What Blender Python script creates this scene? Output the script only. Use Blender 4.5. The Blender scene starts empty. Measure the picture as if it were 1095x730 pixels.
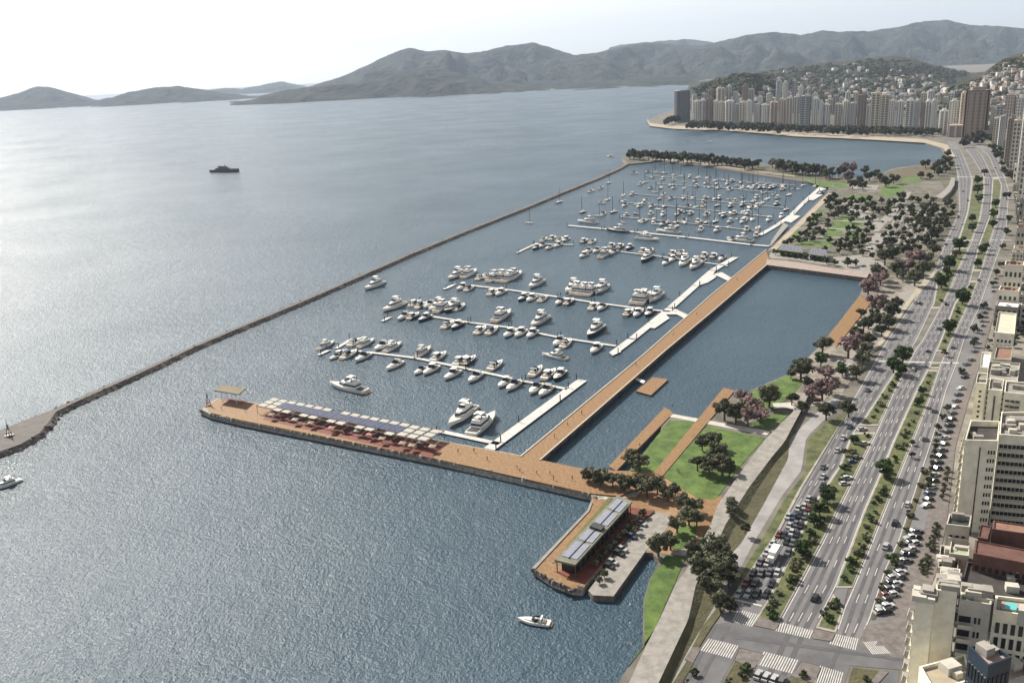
import bpy, math, random
from math import radians, sin, cos, tan, atan, atan2, pi, sqrt, hypot
from mathutils import Vector, Matrix, noise
from mathutils.geometry import tessellate_polygon
from mathutils.bvhtree import BVHTree

S = bpy.context.scene
COL = S.collection
# ------------------------------------------------------------------ camera
CAMH = 160.0; F = 948.0; ROLL = radians(2.98); PITCH = atan((365 - 76.5) * cos(ROLL) / F)
cr, sr, cp, sp = cos(ROLL), sin(ROLL), cos(PITCH), sin(PITCH)
cam = bpy.data.cameras.new("camera"); camo = bpy.data.objects.new("camera", cam); COL.objects.link(camo)
cam.sensor_width = 36; cam.lens = F / 1095 * 36; cam.clip_start = 1; cam.clip_end = 150000
right = Vector((cr, -sr * sp, -sr * cp)); up = Vector((sr, cr * sp, cr * cp)); fwd = Vector((0, cp, -sp))
M = Matrix((right, up, -fwd)).transposed().to_4x4(); M.translation = (0, 0, CAMH)
camo.matrix_world = M
S.camera = camo
# ------------------------------------------------------------------ light
SUN_EL, SUN_AZ = radians(40), radians(-40)          # azimuth from +Y (view direction), towards -X
w = bpy.data.worlds.new("World"); S.world = w; w.use_nodes = True
nt = w.node_tree; bg = nt.nodes['Background']
sky = nt.nodes.new('ShaderNodeTexSky'); sky.sky_type = 'NISHITA'; sky.sun_disc = False
sky.sun_elevation = SUN_EL; sky.sun_rotation = SUN_AZ
sky.air_density = 0.7; sky.dust_density = 1.0; sky.ozone_density = 1.0
hs = nt.nodes.new('ShaderNodeHueSaturation'); hs.inputs['Saturation'].default_value = 0.18
nt.links.new(sky.outputs[0], hs.inputs['Color']); nt.links.new(hs.outputs[0], bg.inputs[0]); bg.inputs[1].default_value = 0.095
sl = bpy.data.lights.new("sun", 'SUN'); so = bpy.data.objects.new("sun", sl); COL.objects.link(so)
sl.energy = 4.8; sl.angle = radians(0.5); sl.color = (1, 0.93, 0.82)
sd = Vector((sin(SUN_AZ) * cos(SUN_EL), cos(SUN_AZ) * cos(SUN_EL), sin(SUN_EL)))
so.rotation_euler = sd.to_track_quat('Z', 'Y').to_euler()
S.view_settings.view_transform = 'Standard'; S.view_settings.look = 'None'
S.view_settings.exposure = 0.86; S.view_settings.gamma = 1
S.render.engine = 'CYCLES'
S.cycles.max_bounces = 6; S.cycles.volume_bounces = 0; S.cycles.transparent_max_bounces = 8

# ------------------------------------------------------------------ photo pixel -> place
def ray(px, py):
    x = px - 547.5; y = 365 - py
    X = x * cr + y * sr; Y = -x * sr + y * cr
    return Vector((X, F * cp + Y * sp, -F * sp + Y * cp))
def U(px, py, z=0.0):                      # point of the plane z seen at a photo pixel
    d = ray(px, py); t = (z - CAMH) / d.z
    return Vector((d.x * t, d.y * t, z))
def V(px, py, Y):                          # point at ground depth Y seen at a photo pixel
    d = ray(px, py); t = Y / d.y
    return Vector((d.x * t, Y, CAMH + d.z * t))
def ppm(px, py, z=0.0):                    # photo pixels per metre there
    p = U(px, py, z); return F / (p - Vector((0, 0, CAMH))).dot(fwd)
def ang(a, b):
    p, q = U(*a), U(*b); return atan2(q.y - p.y, q.x - p.x)
def lerp(a, b, t): return a + (b - a) * t
def interp(tab, v):                        # tab: [(v, x)...] ascending in v
    if v <= tab[0][0]: a, b = tab[0], tab[1]
    elif v >= tab[-1][0]: a, b = tab[-2], tab[-1]
    else:
        for a, b in zip(tab, tab[1:]):
            if a[0] <= v <= b[0]: break
    return a[1] + (b[1] - a[1]) * (v - a[0]) / (b[0] - a[0])
def ordn(n):
    sfx = 'th' if 10 <= n % 100 <= 20 else {1: 'st', 2: 'nd', 3: 'rd'}.get(n % 10, 'th')
    return ['', 'first', 'second', 'third', 'fourth', 'fifth', 'sixth', 'seventh', 'eighth', 'ninth', 'tenth'][n] if n <= 10 else f"{n}{sfx}"

# ------------------------------------------------------------------ materials
MATS = {}
def mat(name, col, rough=0.8, var=0.0, scale=0.3, col2=None, metal=0.0, spec=0.5, obrand=0.0, bump=0.0, bscale=None):
    if name in MATS: return MATS[name]
    m = bpy.data.materials.new(name); m.use_nodes = True; n = m.node_tree.nodes; L = m.node_tree.links
    b = n['Principled BSDF']; b.inputs['Roughness'].default_value = rough; b.inputs['Metallic'].default_value = metal
    b.inputs['Specular IOR Level'].default_value = spec
    c1 = (*col, 1); out = None
    if var > 0 or col2:
        tc = n.new('ShaderNodeTexCoord'); nz = n.new('ShaderNodeTexNoise'); nz.inputs['Scale'].default_value = scale
        nz.inputs['Detail'].default_value = 5; nz.inputs['Roughness'].default_value = 0.65
        L.new(tc.outputs['Object'], nz.inputs['Vector'])
        r = n.new('ShaderNodeValToRGB'); L.new(nz.outputs['Fac'], r.inputs[0])
        r.color_ramp.elements[0].position = 0.36; r.color_ramp.elements[1].position = 0.64
        k = (1 - var); c2 = (*(col2 or [min(1, c * (1 + var)) for c in col]), 1)
        r.color_ramp.elements[0].color = (col[0] * k, col[1] * k, col[2] * k, 1) if not col2 else c1
        r.color_ramp.elements[1].color = c2
        out = r.outputs[0]
    if obrand > 0:
        oi = n.new('ShaderNodeObjectInfo'); hs = n.new('ShaderNodeHueSaturation')
        mr = n.new('ShaderNodeMapRange'); mr.inputs[3].default_value = 1 - obrand; mr.inputs[4].default_value = 1 + obrand
        L.new(oi.outputs['Random'], mr.inputs[0]); L.new(mr.outputs[0], hs.inputs['Value'])
        if out: L.new(out, hs.inputs['Color'])
        else: hs.inputs['Color'].default_value = c1
        out = hs.outputs[0]
    if out: L.new(out, b.inputs['Base Color'])
    else: b.inputs['Base Color'].default_value = c1
    if bump > 0:
        tc = n.new('ShaderNodeTexCoord'); nb = n.new('ShaderNodeTexNoise'); nb.inputs['Scale'].default_value = bscale or scale
        nb.inputs['Detail'].default_value = 6
        L.new(tc.outputs['Object'], nb.inputs['Vector']); bp = n.new('ShaderNodeBump'); bp.inputs['Distance'].default_value = bump
        L.new(nb.outputs['Fac'], bp.inputs['Height']); L.new(bp.outputs[0], b.inputs['Normal'])
    MATS[name] = m; return m

# ------------------------------------------------------------------ mesh builder
class MB:
    def __init__(s): s.v = []; s.f = []; s.m = []
    def add(s, vs, fs, mi=0):
        o = len(s.v); s.v += [tuple(p) for p in vs]
        for f in fs: s.f.append(tuple(o + i for i in f)); s.m.append(mi)
        return s
    def box(s, c, size, rz=0, mi=0, taper=1.0, skip_bottom=False):  # c = centre of the bottom face
        x, y, z = c; a, b, h = size[0] / 2, size[1] / 2, size[2]; C, Sn = cos(rz), sin(rz); vs = []
        for k, zz in ((1, z), (taper, z + h)):
            for sx, sy in ((-1, -1), (1, -1), (1, 1), (-1, 1)):
                X, Y = sx * a * k, sy * b * k; vs.append((x + X * C - Y * Sn, y + X * Sn + Y * C, zz))
        fs = [(4, 5, 6, 7), (0, 1, 5, 4), (1, 2, 6, 5), (2, 3, 7, 6), (3, 0, 4, 7)]
        if not skip_bottom: fs.append((3, 2, 1, 0))
        return s.add(vs, fs, mi)
    def cyl(s, a, b, r0, r1=None, n=8, mi=0):
        a = Vector(a); b = Vector(b); r1 = r0 if r1 is None else r1
        d = (b - a).normalized(); u = d.orthogonal().normalized(); v = d.cross(u); vs = []
        for c, r in ((a, r0), (b, r1)):
            for i in range(n):
                t = 2 * pi * i / n; vs.append(c + u * (r * cos(t)) + v * (r * sin(t)))
        fs = [(i, (i + 1) % n, n + (i + 1) % n, n + i) for i in range(n)] + [tuple(range(n, 2 * n)), tuple(reversed(range(n)))]
        return s.add(vs, fs, mi)
    def prism(s, pts, z0, z1, mi=0, mside=None):   # pts: 2d/3d vectors (xy used)
        P = [(p[0], p[1]) for p in pts]
        ar = sum(P[i][0] * P[(i + 1) % len(P)][1] - P[(i + 1) % len(P)][0] * P[i][1] for i in range(len(P)))
        if ar < 0: P.reverse()
        n = len(P); tris = tessellate_polygon([[Vector((x, y, 0)) for x, y in P]])
        top = [(x, y, z1) for x, y in P]; o = []
        for t in tris:
            a, b, c = (P[i] for i in t)
            cr_ = (b[0] - a[0]) * (c[1] - a[1]) - (b[1] - a[1]) * (c[0] - a[0])
            o.append(tuple(t) if cr_ > 0 else (t[0], t[2], t[1]))
        s.add(top, o, mi)
        if z0 is not None:
            s.add([(x, y, z0) for x, y in P] + top, [(i, (i + 1) % n, n + (i + 1) % n, n + i) for i in range(n)], mi if mside is None else mside)
        return s
    def strip(s, A, B, mi=0):      # quad strip between two polylines
        n = len(A); return s.add(list(A) + list(B), [(i, i + 1, n + i + 1, n + i) for i in range(n - 1)], mi)
    def mesh(s, name, mats, smooth=False):
        me = bpy.data.meshes.new(name); me.from_pydata(s.v, [], s.f)
        for m in (mats if isinstance(mats, (list, tuple)) else [mats]): me.materials.append(m)
        if any(s.m): me.polygons.foreach_set('material_index', s.m)
        if smooth: me.polygons.foreach_set('use_smooth', [True] * len(me.polygons))
        me.update(); return me
    def build(s, name, mats, parent=None, smooth=False, fixn=False):
        me = s.mesh(name, mats, smooth)
        if fixn:
            import bmesh
            bm = bmesh.new(); bm.from_mesh(me); bmesh.ops.recalc_face_normals(bm, faces=bm.faces); bm.to_mesh(me); bm.free()
        return link(name, me, parent)
def link(name, me, parent=None, loc=None, rz=0, sc=None):
    o = bpy.data.objects.new(name, me); COL.objects.link(o)
    if parent: o.parent = parent
    if loc is not None: o.location = loc
    if rz: o.rotation_euler.z = rz
    if sc is not None: o.scale = sc if isinstance(sc, (tuple, list)) else (sc, sc, sc)
    return o
def tag(o, label=None, cat=None, group=None, kind=None):
    if label: o['label'] = label
    if cat: o['category'] = cat
    if group: o['group'] = group
    if kind: o['kind'] = kind
    return o
def empty(name, loc, label, cat, group=None, rz=0):
    o = link(name, None, None, loc, rz); return tag(o, label, cat, group)
def struct(o): o['kind'] = 'structure'; return o
def children(o): return [c for c in KIDS.get(o.name, [])]
KIDS = {}
def proto_kids(o, kids): KIDS[o.name] = kids; return o
class Kit:
    """one thing's shape: list of (part name, mesh, [sub parts]); placed as often as needed"""
    def __init__(s, name, parts): s.name = name; s.parts = parts
    def place(s, loc, rz, sc, label, cat, group=None, name=None):
        r = empty(name or s.name, loc, label, cat, group, rz)
        r.scale = (sc, sc, sc) if not isinstance(sc, (tuple, list)) else sc
        def rec(ps, par):
            for p in ps:
                o = link(p[0], p[1], par)
                if len(p) > 3: o.location = p[3]
                rec(p[2], o)
        rec(s.parts, r); return r
def pxpoly(pts, z): return [U(x, y, z) for x, y in pts]
def slab(name, pts, z1, z0, m, parent=None, mside=None):
    mb = MB().prism(pxpoly(pts, z1), z0, z1, 0, 1 if mside else None)
    return mb.build(name, [m, mside] if mside else m, parent)

# ------------------------------------------------------------------ common materials
m_land = mat('city_ground', (0.07, 0.065, 0.052), 0.9, 0, 0.05, (0.16, 0.145, 0.12))
m_sand = mat('beach_sand', (0.3, 0.25, 0.19), 0.9, 0.12, 0.05)
m_asph = mat('asphalt', (0.075, 0.073, 0.079), 0.85, 0.0, 0.09, (0.12, 0.117, 0.121))
m_asph2 = mat('asphalt_light', (0.11, 0.107, 0.111), 0.85, 0.0, 0.05, (0.165, 0.16, 0.163))
m_pave = mat('light_paving', (0.22, 0.205, 0.185), 0.85, 0.2, 0.4)
m_prom = mat('promenade_paving', (0.125, 0.108, 0.1), 0.85, 0.25, 0.5)
m_grass = mat('lawn', (0.038, 0.075, 0.012), 0.95, 0, 0.16, (0.1, 0.155, 0.03), bump=0.3, bscale=1.5)
m_dry = mat('verge_grass', (0.03, 0.045, 0.013), 0.95, 0, 0.2, (0.115, 0.12, 0.045), bump=0.4, bscale=0.8)
m_olive = mat('bank_grass', (0.07, 0.065, 0.03), 0.95, 0.25, 0.2, bump=0.4, bscale=1)
m_wood = mat('deck_wood', (0.14, 0.072, 0.026), 0.75, 0, 0.9, (0.25, 0.14, 0.055))
m_redwood = mat('red_deck', (0.13, 0.028, 0.015), 0.75, 0.25, 0.3)
m_conc = mat('concrete', (0.27, 0.25, 0.22), 0.85, 0.2, 0.2)
m_white = mat('white_paint', (0.66, 0.65, 0.62), 0.55, 0.12, 0.5)
m_edge = mat('pale_edge', (0.42, 0.38, 0.32), 0.7, 0.15, 0.6)
m_paint = mat('road_paint', (0.42, 0.41, 0.39), 0.7, 0.15, 0.6)
m_rock = mat('rock', (0.2, 0.19, 0.17), 0.95, 0, 0.6, (0.42, 0.39, 0.35), bump=0.5, bscale=1.2)
m_darkrock = mat('dark_rock', (0.07, 0.055, 0.048), 0.95, 0, 0.5, (0.17, 0.145, 0.13), bump=0.5, bscale=1.0)
m_dark = mat('dark_metal', (0.03, 0.03, 0.033), 0.5)
m_glass = mat('tinted_glass', (0.015, 0.018, 0.022), 0.12)
LZ = 2.0

# ================================================================== WATER
def water_mat():
    m = bpy.data.materials.new('sea_water'); m.use_nodes = True; n = m.node_tree.nodes; L = m.node_tree.links
    b = n['Principled BSDF']; b.inputs['IOR'].default_value = 1.33
    tc = n.new('ShaderNodeTexCoord')
    def nz(sc, det, rough=0.6):
        q = n.new('ShaderNodeTexNoise'); q.inputs['Scale'].default_value = sc; q.inputs['Detail'].default_value = det
        q.inputs['Roughness'].default_value = rough; L.new(tc.outputs['Object'], q.inputs['Vector']); return q
    big = nz(0.0022, 4); rp = n.new('ShaderNodeValToRGB'); L.new(big.outputs['Fac'], rp.inputs[0])
    rp.color_ramp.elements[0].position = 0.35; rp.color_ramp.elements[1].position = 0.65
    rp.color_ramp.elements[0].color = (0.026, 0.055, 0.082, 1); rp.color_ramp.elements[1].color = (0.04, 0.074, 0.1, 1)
    L.new(rp.outputs[0], b.inputs['Base Color'])
    mr = n.new('ShaderNodeMapRange'); L.new(nz(0.004, 3).outputs['Fac'], mr.inputs[0])
    mr.inputs[1].default_value = 0.3; mr.inputs[2].default_value = 0.7; mr.inputs[3].default_value = 0.27; mr.inputs[4].default_value = 0.4
    L.new(mr.outputs[0], b.inputs['Roughness'])
    w1 = nz(0.10, 3, 0.7); w2 = nz(0.55, 3, 0.75)
    ma = n.new('ShaderNodeMath'); ma.operation = 'MULTIPLY_ADD'; L.new(w1.outputs['Fac'], ma.inputs[0]); ma.inputs[1].default_value = 1.2
    L.new(w2.outputs['Fac'], ma.inputs[2])
    w3 = nz(1.3, 2, 0.6); mb_ = n.new('ShaderNodeMath'); mb_.operation = 'MULTIPLY_ADD'; L.new(w3.outputs['Fac'], mb_.inputs[0]); mb_.inputs[1].default_value = 0.45; L.new(ma.outputs[0], mb_.inputs[2])
    bp = n.new('ShaderNodeBump'); bp.inputs['Distance'].default_value = 0.75; bp.inputs['Strength'].default_value = 0.85
    L.new(mb_.outputs[0], bp.inputs['Height']); L.new(bp.outputs[0], b.inputs['Normal'])
    b2 = n.new('ShaderNodeBsdfPrincipled'); b2.inputs['IOR'].default_value = 1.33; b2.inputs['Roughness'].default_value = 0.07; L.new(rp.outputs[0], b2.inputs['Base Color'])
    bp2 = n.new('ShaderNodeBump'); bp2.inputs['Distance'].default_value = 1.9; bp2.inputs['Strength'].default_value = 1.0; L.new(mb_.outputs[0], bp2.inputs['Height']); L.new(bp2.outputs[0], b2.inputs['Normal'])
    mx = n.new('ShaderNodeMixShader'); mf = n.new('ShaderNodeMapRange'); L.new(nz(0.006, 4).outputs['Fac'], mf.inputs[0]); mf.inputs[1].default_value = .35; mf.inputs[2].default_value = .65; mf.inputs[3].default_value = .06; mf.inputs[4].default_value = .32; L.new(mf.outputs[0], mx.inputs[0]); L.new(b.outputs[0], mx.inputs[1]); L.new(b2.outputs[0], mx.inputs[2]); L.new(mx.outputs[0], n['Material Output'].inputs['Surface'])
    return m
wm = MB().add([(-60000, -1500, 0), (60000, -1500, 0), (60000, 90000, 0), (-60000, 90000, 0)], [(0, 1, 2, 3)])
struct(wm.build('sea_water', water_mat()))

# ================================================================== LAND
coast = [(640, 775), (655, 740), (672, 712), (687, 692), (688, 642), (695, 618), (705, 600), (698, 591), (688, 590), (655, 560), (640, 541),
         (636, 520), (648, 503), (700, 503), (710, 437), (718, 441), (748, 449), (774, 415), (786, 417), (800, 418), (842, 400),
         (866, 380), (886, 358), (919, 316), (927, 296), (819, 283), (822, 266), (852, 238), (885, 205), (887, 197),
         (860, 194), (820, 188), (760, 178), (705, 172), (668, 176), (664, 170), (676, 161), (705, 161), (750, 167), (800, 172), (836, 179),
         (885, 188), (930, 191), (955, 180), (1000, 174), (1012, 168), (1006, 158), (986, 152), (940, 149), (900, 147), (850, 145), (780, 139),
         (720, 137), (695, 134), (692, 129), (702, 124), (718, 118), (726, 108), (735, 99)]
cpts = [U(x, y, LZ).to_2d() for x, y in coast]
cpts += [Vector((1500, 5600)), Vector((1900, 8800)), Vector((12000, 9800)), Vector((12000, -500)), Vector((0, -500)), Vector((5, 130))]
struct(MB().prism(cpts, -3, LZ, 0, 1).build('ground', [m_land, m_darkrock]))

SHN = [0]
def sheet(name, pts, m, dz=0.03, z0=None, mside=None):
    SHN[0] += 1; z = LZ + dz + (SHN[0] % 9) * 0.007
    mb = MB().prism(pxpoly(pts, z), None if z0 is None else z0, z, 0, 1 if mside else 0)
    return struct(mb.build(name, [m, mside] if mside else m))

# beach of the far bay
far_in = [(1012, 168), (1006, 158), (986, 152), (940, 149), (900, 147), (850, 145), (780, 139), (720, 137), (695, 134), (692, 129)]
mb = MB()
for (x0, y0), (x1, y1) in zip(far_in, far_in[1:]): pass
mb.strip([U(x + 3 * (i < 3), y + 0.9, LZ + .3) for i, (x, y) in enumerate(far_in)],
         [U(x + (10 if i < 1 else 7 if i < 2 else 3 if i < 3 else 0), y - (3.2 if i > 0 else 1) * (0.75 if i > 6 else 1), LZ + .3) for i, (x, y) in enumerate(far_in)])
struct(mb.build('beach', m_sand))

sheet('urban_ground', [(742, 133), (850, 138), (900, 138), (1000, 141), (1012, 147), (1035, 145), (1110, 120), (1110, 100), (800, 98), (745, 112), (728, 124)], mat('leafy_ground', (0.03, 0.032, 0.022), 0.95, 0, 0.03, (0.11, 0.1, 0.08)), 0.1)
# ================================================================== HILLS
def hill(name, sky, Yr, foot, m, seed, back=1.6, rough=0.6, nu=150, nv=26):
    """sky: skyline in photo pixels; Yr: depth of the ridge; foot: depth where the front slope meets the ground"""
    x0, x1 = sky[0][0], sky[-1][0]; g = []
    for i in range(nu + 1):
        x = lerp(x0, x1, i / nu); y = interp(sky, x) + .9 * noise.noise(Vector((x * .11, seed * 9.7, 0))) + .5 * noise.noise(Vector((x * .4, seed * 3.1, 5)))
        yr = Yr(x) if callable(Yr) else Yr; yf = foot(x) if callable(foot) else foot
        top = V(x, y, yr); d = Vector((top.x, top.y)).normalized(); R = top.to_2d().length
        rf = R * yf / yr; rb = R + (R - rf) * back
        row = []
        for j in range(nv + 1):
            t = j / nv * 2
            if t <= 1: r = lerp(rf, R, t); hgt = top.z * (t ** 0.85 * 0.55 + 0.45 * (3 * t * t - 2 * t ** 3))
            else: r = lerp(R, rb, t - 1); hgt = top.z * (1 - (t - 1)) ** 1.2
            p = d * r; q = Vector((p.x, p.y, seed * 777)) / 1000
            k = noise.fractal(q * 1.3, 0.9, 2.0, 6); k2 = abs(noise.noise(q * 1.9)) + .5 * abs(noise.noise(q * 4.3))
            damp = min(1, abs(t - 1) * 3 + 0.03) * min(1, t * 5)
            ends = 1.0 if t == 99 else min(1, min(i, nu - i) / nu * 14) ** .6; hgt *= ends
            hgt += max(0, top.z) * rough * (k - 0.9 * k2) * damp
            los = CAMH + (top.z - CAMH) * r / R
            if t > .4: hgt = min(hgt, los)
            row.append((p.x, p.y, max(hgt, -1) if 0 < t < 2 else -4))
        g += row
    w_ = nv + 1
    fs = [(i * w_ + j, (i + 1) * w_ + j, (i + 1) * w_ + j + 1, i * w_ + j + 1) for i in range(nu) for j in range(nv)]
    return struct(MB().add(g, fs).build(name, m, smooth=True))
m_hillA = mat('forest_hills', (0.01, 0.015, 0.014), 1, 0, 0.006, (0.045, 0.05, 0.042), bump=60, bscale=0.012, spec=0.1)
m_hillB = mat('forest_hill_near', (0.016, 0.02, 0.012), 1, 0, 0.02, (0.06, 0.055, 0.04), bump=8, bscale=0.05, spec=0.1)
hill('hills_far_left', [(-160, 118), (-120, 112), (-60, 104), (0, 105), (20, 99), (40, 92.5), (55, 93), (75, 99), (100, 106), (125, 110)], 14500, 11800, m_hillA, 1, nu=70)
hill('hills_left', [(95, 108), (120, 104), (140, 98), (165, 94), (190, 92), (212, 95), (245, 100), (275, 103), (300, 107)], 13000, 10800, m_hillA, 2, nu=60)
hill('hills_distant', [(215, 98), (240, 94), (258, 95), (280, 91), (300, 87), (325, 92), (360, 100)], 21000, 17000, m_hillA, 3, nu=50)
hill('mountain_range', [(250, 107), (290, 100), (330, 93), (370, 80), (400, 66), (425, 54), (438, 51), (455, 55), (475, 53), (495, 57), (520, 54), (545, 48),
      (570, 45), (590, 51), (615, 59), (640, 56), (665, 50), (690, 45), (715, 47), (745, 49), (775, 43), (800, 37), (830, 34), (855, 37),
      (880, 33), (905, 34), (930, 33), (960, 29), (985, 23), (1010, 21), (1040, 27), (1070, 28), (1100, 31), (1150, 40), (1300, 50)], 12500,
     lambda x: 9300 if x < 700 else 8600, m_hillA, 4, nu=260, nv=34)
hill('mountains_behind', [(640, 52), (680, 46), (715, 43), (740, 42), (765, 46), (800, 50)], 18000, 14000, m_hillA, 9, nu=40)
hill('shore_hills', [(245, 108), (270, 106), (300, 97), (340, 92), (380, 89), (415, 82), (455, 71), (480, 76), (510, 84), (545, 90), (600, 88), (640, 87), (690, 83), (730, 80), (770, 82)], 8800, lambda x: interp([(245, 7900), (300, 7600), (480, 7100), (770, 6500)], x), m_hillA, 5, nu=160)
hill('city_hills', [(735, 88), (760, 83), (790, 80), (830, 74), (870, 68), (915, 64), (955, 60), (975, 62), (1000, 70), (1040, 78), (1080, 76), (1130, 70), (1250, 66)], 5200, 3300, m_hillB, 6, nu=120, rough=0.25)
hill('wooded_knoll', [(738, 95), (755, 91), (775, 83), (793, 79), (808, 80), (822, 86), (835, 93)], 3500, 3000, m_hillB, 7, nu=40, rough=0.1)
HR = hill('hillside', [(1000, 98), (1020, 92), (1045, 83), (1065, 68), (1080, 60), (1095, 56), (1130, 46), (1180, 40), (1300, 40)], 2450, lambda x: 1750, m_hillB, 8, nu=70, rough=0.1)

# ================================================================== ROADS (edge lines traced along the avenue: (photo y, photo x))
L0 = [(150, 1012), (165, 1018), (189, 1024), (226, 1026), (260, 1010), (286, 1001), (321, 977), (342, 963), (365, 947), (428, 911), (444, 903), (519, 858), (570, 831), (640, 782), (668, 765)]
L1 = [(150, 1021), (165, 1030), (190, 1040), (226, 1035), (264, 1023), (279, 1010), (304, 1002), (324, 999), (365, 980), (444, 927), (465, 911), (499, 898), (541, 869), (593, 846), (633, 826), (655, 812), (668, 806)]
L2 = [(150, 1023), (165, 1037), (189, 1052), (208, 1052), (233, 1048), (262, 1037), (289, 1024), (308, 1016), (336, 1001), (365, 985), (372, 979), (421, 954), (463, 936), (577, 880), (623, 855), (665, 832), (672, 828)]
L3 = [(150, 1032), (165, 1050), (191, 1062), (230, 1059), (262, 1047), (304, 1037), (323, 1022), (363, 1007), (389, 996), (419, 980), (469, 957), (513, 939), (547, 924), (574, 914), (627, 894), (671, 871), (682, 866)]
L4 = [(150, 1034), (165, 1056), (198, 1071), (230, 1067), (262, 1057), (289, 1049), (323, 1036), (363, 1017), (389, 1005), (424, 994), (477, 973), (578, 932), (629, 911), (649, 902), (677, 893), (684, 890)]
L5 = [(150, 1043), (165, 1066), (204, 1079), (248, 1076), (289, 1061), (332, 1046), (363, 1031), (389, 1023), (416, 1012), (463, 999), (503, 986), (577, 962), (609, 947), (662, 930), (680, 921), (692, 917)]
def edge(tab, y0, y1, z, n=60, off=0.0):
    return [U(interp(tab, lerp(y0, y1, i / n)) + off, lerp(y0, y1, i / n), z) for i in range(n + 1)]
def between(a, b, t): return lambda y: lerp(interp(a, y), interp(b, y), t)
RZ = LZ + 0.06
mb = MB()
for a, b, y1 in ((L0, L1, 668), (L2, L3, 678), (L4, L5, 690)):
    mb.strip(edge(a, 151, y1, RZ), edge(b, 151, y1, RZ))
struct(mb.build('avenue_roads', m_asph2))
# cross street and the arms below it
mb = MB()
for p in ([(750, 693), (764, 667), (783, 664), (808, 666), (829, 671), (868, 680), (889, 684), (919, 690), (965, 700), (966, 716), (908, 711), (879, 712), (857, 706), (845, 724), (806, 716), (816, 698), (791, 692), (785, 705)],):
    mb.prism(pxpoly(p, RZ + .02), None, RZ + .02)
for p in ([(728, 730), (750, 692), (791, 691), (785, 705), (770, 730), (740, 780), (700, 780)],
          [(816, 697), (857, 705), (843, 726), (825, 760), (780, 770), (800, 728)],
          [(879, 711), (910, 709), (903, 730), (890, 765), (850, 765), (871, 730)],
          [(945, 716), (962, 717), (955, 760), (915, 760), (930, 735)]):
    mb.prism(pxpoly(p, RZ), None, RZ)
struct(mb.build('cross_street', m_asph))
# side road at the foot of the bank, and its light shoulders
ramp_l = [(415, 893), (435, 880), (455, 858), (470, 844), (490, 843), (540, 816), (580, 793), (592, 782), (610, 779), (640, 768), (668, 752), (700, 733), (735, 716), (770, 697)]
ramp_r = [(415, 903), (440, 893), (452, 878), (468, 862), (503, 857), (530, 836), (580, 806), (605, 793), (625, 782), (640, 774), (668, 760), (700, 741), (735, 722), (770, 703)]
mb = MB(); mb.strip(edge(ramp_l, 417, 768, RZ), edge(ramp_r, 417, 768, RZ)); struct(mb.build('side_road', mat('ramp_concrete', (0.23, 0.222, 0.22), 0.85, 0.2, 0.1))) 
# ground surfaces between and beside the carriageways
def band(name, a, b, y0, y1, m, dz, n=50, kerb=0.0):
    z = LZ + dz; A, B = edge(a, y0, y1, z, n), edge(b, y0, y1, z, n)
    mbb = MB().strip(A, B)
    if kerb:
        for E_ in (A, B): mbb.strip(E_, [Vector((p.x, p.y, z - kerb)) for p in E_])
        mbb.strip([A[0], B[0]], [A[0] - Vector((0, 0, kerb)), B[0] - Vector((0, 0, kerb))]); mbb.strip([A[-1], B[-1]], [A[-1] - Vector((0, 0, kerb)), B[-1] - Vector((0, 0, kerb))])
    return struct(mbb.build(name, m))
def off(tab, d): return [(y, x + d) for y, x in tab]
def lrp(a, b, t): return [(y, lerp(interp(a, y), interp(b, y), t)) for y in range(150, 690, 6)]
for (a, b, cuts) in ((L1, L2, ((388, 455), (462, 668), (264, 330), (190, 258))), (L3, L4, ((387, 394), (395, 628), (300, 376), (190, 290)))):
    for (y0, y1) in cuts:
        band('median_kerb', a, b, y0, y1, m_conc, 0.2, kerb=0.2)
        band('median_grass', lrp(a, b, 0.07), lrp(a, b, 0.93), y0 + 2, y1 - 2, m_dry, 0.24)
sheet('median_kerb', [(891, 634), (902, 651), (894, 676), (872, 671)], m_conc, 0.2, LZ)
sheet('median_grass', [(890.5, 638), (899.5, 651), (892, 673), (875.5, 669)], m_dry, 0.24)
sheet('link_road', [(897, 620), (907, 627), (902, 650), (892, 634)], m_asph2, 0.065)
sheet('side_verge', [(903, 446), (912, 430), (902, 441), (880, 455), (864, 470), (861, 505), (838, 535), (810, 585), (797, 605), (782, 640), (786, 637), (831, 570), (858, 519)], m_dry, 0.2, LZ)
sheet('kerb_strip', [(900, 450), (903, 446), (858, 521), (831, 572), (783, 642), (780, 641), (828, 572), (855, 521)], m_conc, 0.26, LZ)
for p in ([(762, 668), (782, 640), (770, 645), (752, 668), (733, 705), (738, 706)], [(735, 705), (742, 708), (722, 742), (712, 742)],
          [(770, 735), (786, 707), (806, 712), (795, 735), (780, 755), (760, 755)], [(846, 727), (858, 708), (868, 711), (862, 735), (850, 750), (838, 750)],
          [(906, 732), (912, 713), (940, 717), (926, 735), (914, 750)]):
    sheet('verge', p, m_olive, 0.18, LZ)
for p in ([(791, 693), (816, 699), (807, 714), (786, 706)], [(858, 707), (878, 713), (870, 730), (860, 726), (846, 722)], [(940, 717), (950, 718), (928, 742), (920, 742)], [(741, 691), (750, 692), (741, 708), (732, 704)], [(806, 668), (812, 658), (834, 665), (829, 673)], [(869, 682), (872, 673), (893, 677), (889, 685)]):
    sheet('traffic_island', p, m_prom, 0.2, LZ)
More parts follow.
